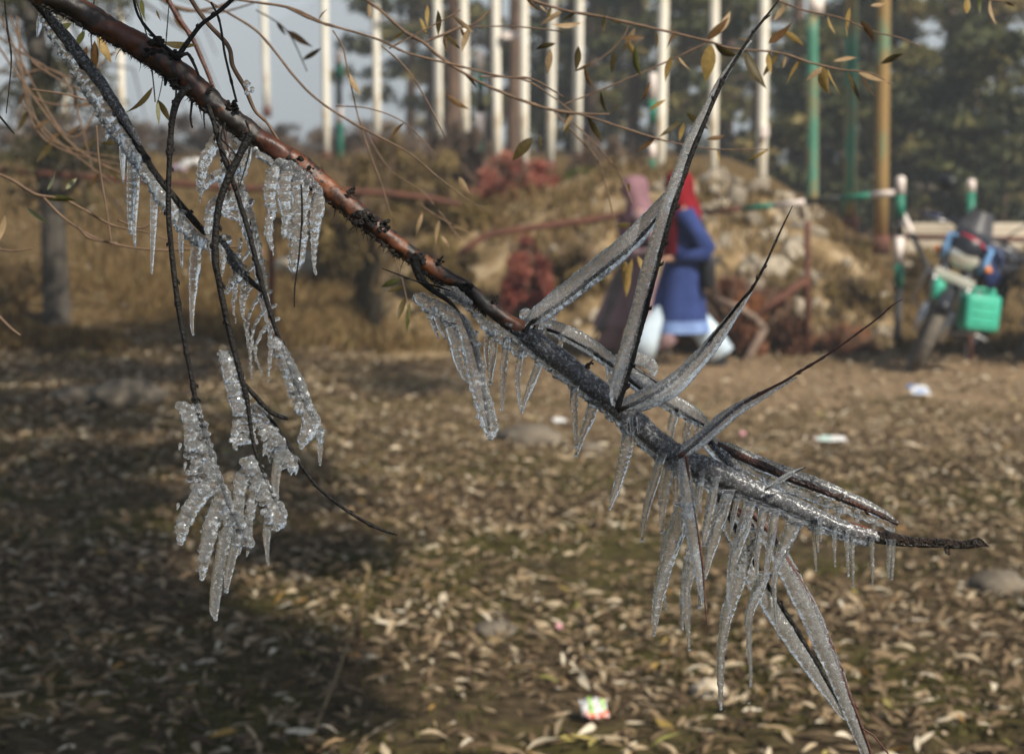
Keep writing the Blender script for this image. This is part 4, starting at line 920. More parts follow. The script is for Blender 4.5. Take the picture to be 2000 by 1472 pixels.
for (x, y, r) in spline([(1440, 905, 6), (1500, 938, 8), (1560, 962, 8), (1620, 985, 7), (1680, 1008, 6), (1745, 1035, 3)], 5):
    mb.ball(P(x, y + random.uniform(-1.5, 1.5), 2.06), r * random.uniform(.8, 1.25) * 2.06 / F, 2, (1.1, .8, 1))
child(remesh('ice_ridge', mb, .0010, M['ice_milky']), S9)

# ---- icicles under the limb
def ic(tw, pts, D=2.0, m='ice', drop=True):
    # a wider foot where the icicle leaves the ice
    pts = [list(p) for p in pts]
    p0 = pts[0]; pts.insert(0, [p0[0] + (p0[0] - pts[1][0]) * .12 , p0[1] - 9, p0[2] * 1.35])
    return child(bump_icicle('icicle', pts, D + random.uniform(-.006, .006), None, M[m], drop), tw)
ICL = [
 (BO, [(1228, 842, 13), (1222, 880, 13), (1210, 935, 9), (1196, 975, 6), (1191, 994, 2.5)], 2.0),
 (BO, [(1160, 790, 12), (1148, 825, 10), (1134, 860, 7), (1125, 890, 3)], 2.01), (BO, [(1122, 762, 8), (1122, 800, 7), (1124, 840, 4.5), (1126, 872, 3)], 2.0),
 (BO, [(955, 640, 7), (950, 680, 6), (952, 722, 2)], 2.03), (BO, [(966, 652, 9), (962, 700, 8), (957, 750, 3)], 2.02),
 (BO, [(990, 668, 8), (985, 710, 7), (982, 760, 5), (980, 800, 2.5)], 2.01), (BO, [(1017, 692, 7), (1011, 735, 6), (1014, 775, 4), (1019, 805, 2.5)], 2.0), (BO, [(1052, 714, 9), (1038, 750, 8), (1025, 785, 4), (1020, 806, 2)], 2.0),
 (BO, [(1292, 893, 9), (1282, 930, 9), (1264, 985, 7.5), (1257, 1025, 5), (1254, 1056, 2.5)], 1.99), (BO, [(1300, 892, 6), (1294, 940, 5), (1287, 985, 2)], 2.02),
 (BO, [(1313, 898, 8), (1300, 960, 8), (1294, 1000, 6), (1293, 1040, 3)], 2.01), (BO, [(1319, 900, 6), (1320, 950, 5), (1322, 1005, 2.5)], 2.0),
 (S13, [(1334, 990, 18), (1320, 1045, 19), (1303, 1100, 14), (1290, 1150, 12), (1281, 1200, 8), (1277, 1240, 2.5)], 1.97),
 (S13, [(1318, 1010, 9), (1300, 1060, 8), (1294, 1120, 6), (1301, 1188, 1.5)], 1.99),
 (S13, [(1352, 1080, 12), (1345, 1120, 11), (1341, 1165, 9), (1343, 1220, 5), (1346, 1269, 2.2)], 1.98), (S13, [(1342, 1095, 7), (1335, 1150, 6), (1332, 1200, 4), (1333, 1229, 2.2)], 1.99),
 (S13, [(1368, 1150, 6), (1368, 1170, 6), (1367, 1186, 4)], 1.96),
 (BO, [(1397, 940, 9), (1388, 985, 10), (1380, 1030, 8), (1374, 1065, 3)], 2.0), (BO, [(1420, 965, 12), (1404, 1020, 13), (1388, 1075, 10), (1377, 1128, 3)], 1.99),
 (BO, [(1370, 930, 6), (1366, 970, 5), (1368, 1000, 2)], 2.0), (BO, [(1360, 925, 5), (1362, 955, 4), (1360, 985, 2)], 2.02),
 (BO, [(1463, 988, 11), (1452, 1030, 13), (1436, 1080, 11), (1427, 1130, 8), (1424, 1165, 5), (1427, 1202, 2)], 1.97),
 (BO, [(1472, 1040, 13), (1455, 1090, 17), (1436, 1150, 15), (1418, 1210, 12), (1409, 1265, 9), (1407, 1330, 7), (1408, 1384, 2.5)], 2.0),
 (BO, [(1490, 1000, 9), (1483, 1050, 7), (1478, 1095, 5), (1480, 1132, 2)], 1.98), (BO, [(1512, 1005, 10), (1505, 1060, 8), (1498, 1105, 6), (1498, 1130, 2)], 1.98),
 (BO, [(1552, 1025, 16), (1538, 1055, 14), (1522, 1090, 10), (1513, 1130, 6), (1514, 1190, 4), (1520, 1246, 2)], 1.99),
 (BO, [(1492, 1125, 13), (1475, 1165, 12), (1463, 1205, 8), (1463, 1260, 6), (1466, 1300, 4), (1466, 1340, 2)], 2.0),
 (BO, [(1440, 975, 6), (1432, 1010, 5), (1428, 1040, 2)], 2.01), (BO, [(1232, 822, 4), (1234, 838, 3.4), (1233, 850, 2)], 1.97), (BO, [(1247, 822, 4), (1247, 838, 3), (1247, 846, 2)], 1.97), (BO, [(1216, 830, 9), (1218, 838, 9), (1221, 842, 5)], 1.97),
 (BO, [(1588, 1018, 5), (1591, 1060, 4.5), (1594, 1114, 1.8)], 2.01), (BO, [(1594, 1022, 5), (1597, 1050, 4), (1598, 1076, 2)], 2.01), (BO, [(1602, 1020, 4), (1603, 1040, 3), (1602, 1056, 2)], 2.01),
 (BO, [(1630, 1034, 4), (1630, 1065, 3.4), (1631, 1106, 1.8)], 2.01), (BO, [(1653, 1044, 6), (1655, 1080, 4), (1657, 1125, 2)], 2.01), (BO, [(1664, 1046, 5), (1665, 1095, 4), (1666, 1146, 1.8)], 2.01),
 (BO, [(1703, 1056, 4.5), (1704, 1100, 4), (1704, 1142, 1.8)], 2.01), (BO, [(1737, 1062, 5), (1736, 1095, 4), (1735, 1126, 1.8)], 2.01), (BO, [(1744, 1062, 5), (1743, 1100, 4), (1742, 1131, 1.8)], 2.01),
 # under the parallel bough
 (S9, [(1497, 938, 7), (1492, 965, 6), (1488, 985, 5)], 2.06), (S9, [(1527, 950, 7), (1522, 972, 6), (1518, 990, 5)], 2.06), (S9, [(1553, 958, 8), (1547, 980, 7), (1540, 1000, 6)], 2.06),
 (S9, [(1592, 972, 7), (1590, 1000, 6), (1588, 1018, 5)], 2.06), (S9, [(1615, 982, 7), (1608, 1003, 6), (1604, 1020, 5)], 2.06), (S9, [(1640, 992, 7), (1634, 1010, 6), (1630, 1025, 5)], 2.06),
 (S9, [(1673, 1004, 6), (1673, 1020, 5), (1672, 1034, 4)], 2.06), (S9, [(1708, 1018, 6), (1707, 1032, 5), (1706, 1046, 4)], 2.06), (S9, [(1743, 1030, 5), (1743, 1045, 4.4), (1742, 1056, 4)], 2.06),
 # behind, between the sleeves
 (S7, [(1318, 808, 9), (1312, 830, 8), (1308, 862, 6)], 2.06), (S7, [(1345, 825, 8), (1340, 845, 7), (1338, 870, 5)], 2.06), (S7, [(1362, 832, 6), (1360, 850, 5), (1358, 870, 4)], 2.06),
 (S5, [(1096, 662, 5), (1094, 678, 5), (1094, 690, 4)], 2.06), (S5, [(1064, 640, 3), (1064, 652, 4), (1064, 658, 3)], 2.04), (S5, [(1190, 728, 6), (1190, 742, 5), (1190, 748, 3)], 2.06),
 # the hand of ice under the short side twig
 (T['t5'], [(850, 608, 7), (858, 632, 8), (866, 652, 5), (870, 662, 2)], 1.99), (T['t5'], [(880, 640, 12), (888, 670, 12), (893, 700, 9), (903, 730, 6), (911, 746, 2)], 1.985),
]
for tw, pts, D in ICL: ic(tw, pts, D)

# ---- lumpy, scalloped ice: overlapping lobes welded into one body
def lumps(mb, pts, D, amp=.28, pitch=13, flat=.7, jit=1.5):
    q = spline([list(p) for p in pts], 4); acc = 0; ph = random.uniform(0, 6)
    for i, (x, y, r) in enumerate(q):
        acc += 4
        k = 1 + amp * math.sin(acc / pitch * 2 * math.pi + ph) + random.uniform(-.08, .08)
        mb.ball(P(x + random.uniform(-jit, jit), y + random.uniform(-jit, jit), D + random.uniform(-.0015, .0015)), max(1.2, r * k * .9) * D / F, 2, (1, flat, 1))
        if r > 6 and random.random() < .55:   # knobs standing out of the side
            a_ = random.uniform(0, 6.283); kr = r * random.uniform(.22, .42)
            mb.ball(P(x + math.cos(a_) * r * .92, y + math.sin(a_) * r * .92, D + random.uniform(-1, 1) * r * .5 * D / F), kr * D / F, 2, (1.3, .8, .8))
def lobes(mb, core, D, out, pitch=15, r0=11, r1=8, flat=.55, fan=0.0):
    """rows of lobes hanging sideways off a core line; out: (dx, dy, reach px at start, reach px at end)"""
    q = spline([list(p) for p in core], pitch); n = len(q); ends = []
    for i, (x, y, _) in enumerate(q):
        t = i / max(1, n - 1); reach = out[2] + (out[3] - out[2]) * t
        reach *= random.uniform(.82, 1.12)
        l = math.hypot(out[0], out[1]); dx, dy = out[0] / l, out[1] / l
        m = max(1, int(reach / 6)); dz = random.uniform(-.006, .006)
        for j in range(m + 1):
            s = j / m
            rr = r0 + (r1 - r0) * s
            if j == m:
                rr *= 1.12
                if random.random() < .35: ends.append((x + dx * reach, y + dy * reach, D + dz))
            cx = x + dx * reach * s + random.uniform(-1, 1); cy_ = y + dy * reach * s * (1 + fan * s) + random.uniform(-1, 1)
            mb.ball(P(cx, cy_, D + dz * s + random.uniform(-.001, .001)), rr * random.uniform(.8, 1.1) * D / F * .76, 2, (1.05, flat, .95))
            if random.random() < .6: mb.ball(P(cx + random.uniform(-5, 5), cy_ + random.uniform(-5, 5), D + dz * s + random.choice((-1, 1)) * rr * D / F * .45), rr * random.uniform(.35, .6) * D / F, 2, (1.2, .7, .8))
VX = .00078
def drips(mb, spots, D):
    for (x, y) in spots:
        l = random.uniform(10, 26)
        for j in range(int(l / 2)):
            t = j / (l / 2); mb.ball(P(x - 3 * t, y + l * t, D), (3.4 * (1 - t) + 1.0) * D / F, 1)
def cluster(tw, mb, m='ice_milky', name='ice_cluster', v=VX):
    return child(remesh(name, mb, v, M[m], smooth_it=1), tw)

# A: big cluster at the end of the first hanging twig
mb = MB(); D = 1.99
lobes(mb, [(385, 795, 0), (402, 850, 0), (420, 915, 0), (435, 960, 0)], D, (-1, .16, 26, 60), pitch=11)
lobes(mb, [(395, 830, 0), (425, 925, 0), (455, 1000, 0), (485, 1055, 0)], D - .004, (-1, .5, 18, 22), pitch=13, r0=12, r1=10)
lumps(mb, [(350, 792, 9), (362, 800, 12), (372, 830, 13), (372, 870, 12)], D)
lumps(mb, [(420, 935, 14), (392, 965, 16), (368, 1000, 15), (356, 1035, 12), (353, 1062, 5)], D - .006)
lumps(mb, [(440, 965, 14), (418, 1010, 15), (405, 1060, 13), (397, 1100, 11), (395, 1130, 5)], D + .003)
lumps(mb, [(466, 1020, 14), (478, 1045, 13), (488, 1062, 9)], D - .004)
drips(mb, [(352, 868), (362, 905), (348, 985), (372, 1010), (402, 1075), (470, 1066), (484, 1075), (430, 1040)], D)
cluster(T['t1'], mb)
for p in ([(455, 1010, 9), (440, 1050, 12), (430, 1100, 12), (421, 1150, 11), (418, 1190, 9), (421, 1208, 4)], [(468, 1040, 9), (456, 1080, 10), (446, 1120, 8), (442, 1154, 4)]):
    ic(T['t1'], p, 1.99, 'ice')
# B: scalloped column on the second twig
mb = MB(); D = 1.985
lobes(mb, [(445, 690, 0), (470, 740, 0), (484, 790, 0), (494, 860, 0)], D + .004, (-1, .15, 14, 34), pitch=14)
lumps(mb, [(430, 690, 7), (442, 705, 12), (452, 750, 13), (466, 800, 13)], D)
lumps(mb, [(462, 830, 9), (456, 855, 8), (462, 878, 4)], D)
cluster(T['t2'], mb)
# B2: along the trailing twig
mb = MB(); D = 2.0
lobes(mb, [(502, 790, 0), (530, 830, 0), (556, 868, 0), (575, 895, 0)], D, (-1, .75, 20, 34), pitch=13, r0=12)
lumps(mb, [(560, 890, 11), (575, 905, 12), (568, 918, 7)], D)
lumps(mb, [(520, 870, 6), (524, 890, 4), (527, 905, 2)], D)
drips(mb, [(500, 860), (516, 880), (548, 910), (570, 920), (580, 915)], D)
cluster(T['t2c'], mb)
ic(T['t2c'], [(546, 880, 11), (542, 910, 10), (538, 940, 8), (540, 968, 4)], 2.0)
# C: cluster at the end of the second twig
mb = MB(); D = 1.985
lobes(mb, [(492, 895, 0), (512, 930, 0), (535, 975, 0), (553, 1005, 0)], D, (-1, .45, 16, 30), pitch=13, r0=12, r1=10)
lumps(mb, [(490, 905, 12), (472, 940, 13), (465, 985, 11), (468, 1020, 9)], D + .006)
lumps(mb, [(505, 930, 10), (492, 980, 10), (486, 1030, 8), (490, 1062, 4)], D + .003)
lumps(mb, [(540, 985, 12), (548, 1010, 14), (538, 1030, 8)], D - .002)
cluster(T['t2'], mb)
ic(T['t2'], [(524, 1010, 8), (521, 1040, 8), (521, 1070, 5), (524, 1103, 2)], 1.985)
# H: along the third twig
mb = MB(); D = 2.0
lobes(mb, [(540, 665, 0), (560, 705, 0), (582, 755, 0), (600, 800, 0)], D, (-1, .3, 10, 18), pitch=13, r0=12, r1=9)
lumps(mb, [(540, 668, 10), (575, 735, 12), (600, 795, 13), (605, 835, 16), (592, 860, 10), (588, 876, 4)], D - .003)
lumps(mb, [(605, 810, 13), (622, 840, 10), (626, 860, 6)], D)
drips(mb, [(560, 720), (572, 765), (586, 800), (600, 850)], D)
cluster(T['t3'], mb)
ic(T['t3'], [(626, 845, 8), (625, 870, 6), (625, 908, 2)], 2.0)
# E: arched ribbons of ice behind the crossing twigs
mb = MB(); D = 2.03
for p in ([(425, 262, 8), (412, 285, 10), (395, 315, 8), (390, 345, 7), (386, 372, 3)], [(422, 285, 8), (405, 320, 7), (394, 360, 5), (390, 400, 2)],
          [(470, 330, 10), (440, 338, 13), (412, 352, 10), (398, 370, 6), (392, 384, 2)], [(480, 380, 10), (445, 386, 13), (415, 405, 12), (408, 440, 10), (412, 480, 9), (418, 520, 3)],
          [(490, 395, 8), (460, 402, 11), (430, 410, 8), (470, 430, 6)], [(455, 280, 8), (462, 330, 10), (470, 390, 12), (480, 440, 10), (486, 480, 4)],
          [(480, 260, 8), (478, 310, 9), (472, 350, 5)], [(495, 440, 6), (502, 480, 5), (505, 515, 2)], [(440, 300, 8), (432, 350, 6), (430, 400, 4)], [(474, 425, 6), (478, 450, 8), (476, 462, 3)]):
    lumps(mb, p, D + random.uniform(-.008, .008), amp=.12, pitch=18)
cluster(T['t3'], mb, 'ice')
# G: feather of thin arched ribs lower down
mb = MB(); D = 2.06
for i, (x, y) in enumerate([(510, 500), (516, 530), (522, 558), (530, 590), (538, 618), (545, 645)]):
    lumps(mb, [(x, y - 22, 4), (x - 20, y - 12, 4.5), (x - 38, y + 12, 4), (x - 46, y + 45, 3.4), (x - 48 + i * 3, y + 85, 2)], D, amp=.1, pitch=20, flat=1)
lumps(mb, [(480, 540, 5), (475, 600, 4), (488, 690, 4), (492, 740, 2)], D, amp=.1)
lumps(mb, [(470, 470, 5), (462, 540, 5), (456, 590, 4), (460, 632, 2)], D, amp=.1)
lumps(mb, [(528, 640, 6), (527, 700, 5), (524, 745, 2)], D, amp=.1)
cluster(S15, mb, 'ice', 'ice_feather')
# F: curtain of ice right under the limb
mb = MB(); D = 2.0
for p in ([(545, 318, 12), (532, 350, 14), (528, 385, 13), (532, 410, 10), (534, 424, 4)], [(560, 330, 14), (556, 380, 15), (560, 420, 12), (556, 455, 6), (554, 464, 3)], [(528, 420, 8), (524, 450, 9), (530, 480, 5), (534, 497, 2)],
          [(580, 345, 14), (582, 400, 14), (586, 440, 14), (584, 480, 16), (578, 510, 15), (572, 528, 6)], [(600, 345, 8), (596, 380, 7), (590, 420, 3)], [(592, 335, 6), (610, 355, 8), (625, 372, 8)],
          [(620, 375, 10), (622, 400, 14), (616, 430, 13), (614, 470, 8), (613, 505, 5), (616, 535, 4)], [(604, 390, 6), (596, 410, 8), (588, 430, 8)], [(545, 320, 8), (565, 322, 10), (590, 338, 8)], [(570, 430, 8), (566, 455, 6), (564, 468, 3)]):
    lumps(mb, p, D + random.uniform(-.004, .004), amp=.16, pitch=14)
cluster(BO, mb, 'ice', 'ice_curtain')
mb = MB(); lumps(mb, [(497, 288, 3), (508, 303, 8), (524, 315, 8), (535, 325, 4)], 2.0); cluster(BO, mb)
mb = MB(); lumps(mb, [(489, 292, 5), (484, 320, 6), (478, 345, 3)], 2.0, amp=.08); cluster(BO, mb, 'ice', 'icicle')
# D: the hand-shaped lump under the short side twig
mb = MB(); D = 1.985
lumps(mb, [(812, 580, 7), (822, 585, 14), (845, 598, 15), (875, 612, 17), (900, 630, 16), (915, 665, 18), (925, 710, 18), (935, 755, 18), (948, 800, 18), (958, 835, 15), (958, 856, 6)], D, amp=.17, pitch=14)
lumps(mb, [(855, 572, 8), (880, 570, 12), (910, 588, 10), (920, 590, 4)], D + .006)
lumps(mb, [(833, 600, 8), (848, 640, 5), (856, 660, 3)], D)
cluster(T['t5'], mb)
# small ice bead high on the right twig, and a lump at the root of the first spike
mb = MB()
for k in range(14): mb.ball(P(487 + random.uniform(-9, 9), 170 + random.uniform(-16, 14), 1.99), random.uniform(2.5, 6) * 2 / F, 2)
remote_bead = remesh('ice_bead', mb, .0008, M['ice'])
mb = MB()
for (x, y, r) in [(1026, 614, 13), (1034, 634, 9), (1070, 632, 8), (1082, 622, 5), (1056, 640, 6)]: mb.ball(P(x, y, 1.96), r * 1.96 / F, 2, nz=.15)
for i in range(12): mb.ball(P(1090 + i * 9 + random.uniform(-3, 3), 606 - i * 7.2 + random.uniform(-3, 5), 1.96), random.uniform(3, 6) * 1.96 / F, 2)
cluster(S1, mb)

# =================================================================== the second iced branch, upper left
side = empty('willow_side_branch', P(255, 265, 2.06), 'thin dark side branch at upper left with an icy ridge and icicles underneath', 'branch')
BO_keep = BO; BO = side; D = 2.06
tw = par(twig(BO, [(-160, -180, 15), (20, -50, 15), (75, 5, 14), (130, 78, 13), (200, 172, 12), (255, 258, 9), (300, 335, 8), (340, 385, 8.5), (380, 432, 8.5), (405, 458, 7), (435, 470, 6), (460, 518, 7), (485, 545, 7), (512, 568, 5)], D, 'twig', name='stem', knob=.08, sides=12, rough=.12))
mb = MB()
ridge = [(85, 25, 4), (105, 55, 9), (150, 118, 14), (195, 185, 17), (228, 240, 16), (262, 290, 13), (300, 345, 13), (335, 395, 14), (370, 440, 15), (400, 468, 12), (418, 480, 6)]
lumps(mb, [(x - 6, y + 6, r) for x, y, r in ridge], D, amp=.12, pitch=17, flat=.8)
q = spline([(x - r * .9, y + r * .8, r) for x, y, r in ridge], 12)
for i, (x, y, r) in enumerate(q): mb.ball(P(x + random.uniform(-4, 1), y + random.uniform(0, 5), D), random.uniform(4, 7) * D / F, 2, (1, .7, 1))
child(remesh('ice_ridge', mb, .0010, M['ice_milky'], smooth_it=1), tw); tw.children[0].location = (0, 0, 0)
mb = MB(); px_tube(mb, [(80, 5, 8), (130, 74, 11), (200, 166, 11), (255, 252, 8), (275, 285, 3)], D - .004, step=4, sides=12, rough=.08); o = mb.build('ice_glaze', M['ice_coat'], tw)
def ic2(pts, m='ice', D=2.06):
    p = [list(a) for a in pts]; p.insert(0, [p[0][0] + 2, p[0][1] - 10, p[0][2] * 1.3])
    o = bump_icicle('icicle', p, D + random.uniform(-.005, .005), tw, M[m]); return o
for p in ([(239, 272, 7), (239, 310, 6), (241, 356, 2)], [(257, 300, 8), (255, 370, 8), (254, 420, 6), (255, 455, 3)], [(268, 310, 8), (265, 380, 7), (262, 440, 5), (264, 480, 2)], [(261, 305, 5), (262, 360, 5), (258, 430, 2)],
          [(303, 350, 8), (300, 420, 7), (298, 490, 4.5), (296, 534, 2)], [(356, 420, 7), (354, 460, 6), (355, 522, 2)], [(388, 470, 13), (380, 520, 11), (376, 580, 7), (375, 630, 4), (377, 654, 2)],
          [(84, 22, 7), (78, 45, 7), (73, 72, 2)], [(226, 252, 8), (212, 258, 5), (207, 275, 2)]): ic2(p)
mb = MB()
for p in ([(430, 470, 9), (450, 500, 11), (470, 530, 13), (455, 550, 9), (443, 572, 5)], [(432, 475, 8), (436, 510, 6), (432, 543, 2)], [(480, 535, 6), (484, 555, 4), (481, 573, 2)], [(437, 466, 10), (446, 468, 9), (440, 474, 8)]): lumps(mb, p, D - .004, amp=.12)
cl = remesh('ice_cluster', mb, .0009, M['ice'], tw); cl.location = (0, 0, 0)
BO = BO_keep
# bead belongs to a bare twig crossing the limb
def free_twig(name, pts, D, m, label, cat='twig', knob=.06):
    e = MB(); px_tube(e, pts, D, step=6, sides=6, rough=.1, knob=knob)
    o = e.build(name, M[m]); return tag(o, label, cat)
ft = free_twig('bare_twig', [(360, -25, 4.5), (380, 10, 5), (405, 45, 5), (445, 90, 5), (455, 130, 4.6), (478, 170, 4.6), (497, 215, 3.8), (520, 238, 3), (536, 262, 3), (560, 300, 2)], 2.08, 'twig_brown', 'knobbly brown bare twig above the bough with a small bead of ice')
remote_bead.parent = ft; remote_bead.location = (0, -.09, 0) if False else (0, 0, 0)
free_twig('bare_twig', [(412, 5, 2.4), (428, 40, 2.4), (440, 110, 2.6), (452, 160, 2.6), (462, 200, 2.6)], 2.05, 'twig', 'thin black bare twig dropping straight onto the bough at upper left')
free_twig('red_twig', [(318, -20, 5), (345, 30, 5.5), (375, 75, 5), (400, 130, 4.5), (418, 175, 4), (430, 205, 4)], 2.35, 'twig_red', 'blurred dark red twig running down behind the bough at upper left')
# a drop that has just fallen from the longest icicles
mb = MB(); mb.ball(P(1463, 1371, 2.0), .0016, 2, (1, 1, 1.15)); tag(mb.build('water_drop', M['drop']), 'single falling water drop below the icicle ends', 'water drop')
# =================================================================== leafy twigs between the bough and the yard
def willow_leaf(curl, fold, twist, n=8):
    v = []; f = []
    for i in range(n):
        t = i / (n - 1); w = (math.sin(math.pi * t ** .85) * .095 + .003)
        z = curl * t * t; tw_ = twist * t
        for s in (-1, 0, 1):
            y, zz = s * w, abs(s) * fold * w
            v.append((t * (1 - .25 * abs(curl) * t), y * math.cos(tw_) - zz * math.sin(tw_), z + y * math.sin(tw_) + zz * math.cos(tw_)))
    for i in range(n - 1):
        for s in (0, 1): f.append((i * 3 + s, i * 3 + s + 1, i * 3 + s + 4, i * 3 + s + 3))
    return v, f
LM = {}
for nm, col in {'gold': [(.3, (.26, .17, .055)), (.6, (.42, .29, .10))], 'tan': [(.3, (.30, .20, .10)), (.7, (.52, .38, .23))], 'dark': [(.3, (.05, .038, .013)), (.7, (.12, .09, .03))], 'green': [(.3, (.07, .08, .02)), (.7, (.15, .15, .05))], 'pale': [(.3, (.20, .21, .12)), (.7, (.34, .34, .20))], 'brown': [(.3, (.10, .055, .022)), (.7, (.20, .11, .04))]}.items():
    m = noisy('leaf_' + nm, col, scale=6, rough=.5, kind='Generated'); nt = m.node_tree
    b = nt.nodes['Principled BSDF']; t = N(nt, 'ShaderNodeBsdfTranslucent'); src = b.inputs['Base Color'].links[0].from_socket
    nt.links.new(src, t.inputs[0]); mx = N(nt, 'ShaderNodeMixShader'); mx.inputs[0].default_value = .5
    nt.links.new(b.outputs[0], mx.inputs[1]); nt.links.new(t.outputs[0], mx.inputs[2]); nt.links.new(mx.outputs[0], nt.nodes['Material Output'].inputs[0])
    LM[nm] = [new_mesh('leaf', *willow_leaf(c, fo, tw_), m) for c, fo, tw_ in [(.25, .4, .3), (-.3, .6, -.5), (.55, .9, .8), (-.1, .3, 1.2)]]
def put_leaf(root, px, py, D, length, ang, kind, wide=1.0):
    """ang: direction on the picture, degrees clockwise from +x (down is 90)"""
    o = link('leaf', random.choice(LM[kind]), root)
    a = math.radians(ang); d = Vector((math.cos(a), random.uniform(-.35, .35), -math.sin(a))).normalized()
    side_ = d.cross(Vector((0, 1, 0))).normalized(); up = side_.cross(d)
    R = Matrix((d, side_, up)).transposed(); R = R @ Matrix.Rotation(random.uniform(-.9, .9), 3, 'X')
    s = length * D / F * 1.05
    o.matrix_local = Matrix.Translation(P(px, py, D) - root.location) @ R.to_4x4() @ Matrix.Diagonal((s, s * wide, s * .8, 1)); return o
def leafy(label, D, twigs, leaves, m='twig_brown', auto=0, kinds=('gold', 'tan', 'brown', 'dark')):
    root = empty('leafy_branch', P(twigs[0][0][0], twigs[0][0][1], D), label, 'branch')
    for t in twigs:
        mb = MB(); px_tube(mb, [(*p[:2], (p[2] if len(p) > 2 else 2.5) * .75) for p in t], D, step=9, sides=6, rough=.12, knob=.07)
        o = mb.build('twig', M[m], root); o.location = -root.location
        if auto:
            q = spline([p[:2] for p in t], 26)
            for (x, y) in q[1:]:
                if random.random() < auto: put_leaf(root, x, y, D, random.uniform(28, 62), random.uniform(20, 150) if random.random() < .85 else random.uniform(-60, 0), random.choice(kinds), random.uniform(.8, 1.4))
    for l in leaves: put_leaf(root, l[0], l[1], D, l[2], l[3], l[4], l[5] if len(l) > 5 else 1.1)
    return root
leafy('long brown twig with golden willow leaves crossing the white poles at upper right', 2.75,
      [[(1010, -10, 3), (1100, 20, 3.5), (1170, 32, 3.6), (1260, 52, 3.6), (1380, 80, 3.4), (1430, 95, 3), (1520, 103, 3), (1580, 122, 3), (1640, 136, 2.6), (1700, 143, 2), (1740, 165, 1.4)],
       [(1230, 45, 2), (1215, 75, 2), (1180, 110, 2), (1140, 130, 1.5)], [(1385, 82, 2), (1300, 122, 2.2), (1200, 165, 2.2), (1100, 205, 2)], [(1515, 0, 2.4), (1570, 20, 2.4), (1640, 35, 2), (1700, 60, 2), (1760, 75, 1.8), (1800, 92, 1.2)]],
      [(1240, 55, 55, 110, 'tan', 1.3), (1225, 80, 50, 60, 'gold'), (1200, 100, 46, 95, 'dark'), (1405, 65, 52, -60, 'tan', 1.4), (1395, 85, 65, 40, 'dark', 1.5), (1388, 85, 78, 92, 'gold', 1.9), (1440, 75, 30, 10, 'tan'), (1500, 85, 60, -40, 'brown', 1.7), (1530, 60, 50, 35, 'gold', 1.3),
       (1455, 95, 90, 70, 'dark', 1.2), (1535, 105, 30, 100, 'tan'), (1565, 115, 58, 120, 'gold', 1.1), (1605, 128, 58, 88, 'gold', 2.0), (1615, 130, 62, 65, 'gold', 1.0), (1655, 140, 75, 55, 'dark', 1.0), (1675, 140, 72, 22, 'tan', 1.1), (1685, 145, 50, 70, 'tan', .9), (1628, 120, 60, -30, 'tan', 1.3), (1660, 15, 60, 95, 'gold', 1.4), (1680, 40, 60, 55, 'brown', 1.2),
       (1720, 125, 50, -25, 'dark', 1.2), (1700, 12, 44, -12, 'tan', 1.0), (1502, 100, 45, 92, 'gold', 1.5), (1320, 60, 45, 120, 'brown'), (1280, 60, 40, 80, 'gold', 1.3)], auto=.30)
leafy('darker bare twig below the golden leafy one, ending left of the tallest ice spike', 2.7,
      [[(700, -10, 4), (745, 22, 4.2), (790, 62, 4.6), (828, 84, 4.8), (860, 112, 4.6), (905, 142, 4.2), (960, 172, 4.2), (1060, 210, 4), (1130, 222, 4), (1190, 223, 2)], [(826, 84, 4), (870, 66, 4), (900, 54, 3.4), (925, 48, 3), (960, 20, 2)], [(1125, 221, 3), (1180, 238, 3), (1280, 270, 2.8), (1330, 282, 2.4), (1400, 292, 2), (1500, 292, 1.4)],
       [(900, 54, 2), (1000, 52, 2), (1100, 62, 2)], [(935, 150, 2.4), (1020, 155, 2.2), (1080, 190, 2), (1120, 222, 2)]],
      [(870, 60, 45, 100, 'tan', 1.2), (835, 10, 45, 90, 'gold'), (1085, 85, 45, 165, 'dark', 1.2), (1075, 95, 50, 100, 'tan', 1.5), (1130, 90, 50, 95, 'dark', 1.3), (1135, 45, 62, 170, 'tan', 1.1), (1180, 30, 35, 90, 'dark'), (1270, 160, 45, 95, 'brown', 1.2), (1310, 110, 50, 100, 'gold', 1.3), (1330, 235, 55, 140, 'dark', 1.0), (1340, 220, 55, 40, 'dark', 1.2), (1335, 240, 36, 100, 'gold', 1.6), (1352, 240, 40, 70, 'gold', 1.3), (1300, 195, 40, 160, 'gold'), (1240, 90, 60, 95, 'green', 1.2), (1380, 272, 42, -12, 'brown'), (870, 185, 55, 30, 'brown', 1.1), (1040, 268, 60, 130, 'dark', 1.8), (1055, 262, 34, 80, 'dark', 1.5)], m='twig_brown', auto=.22)
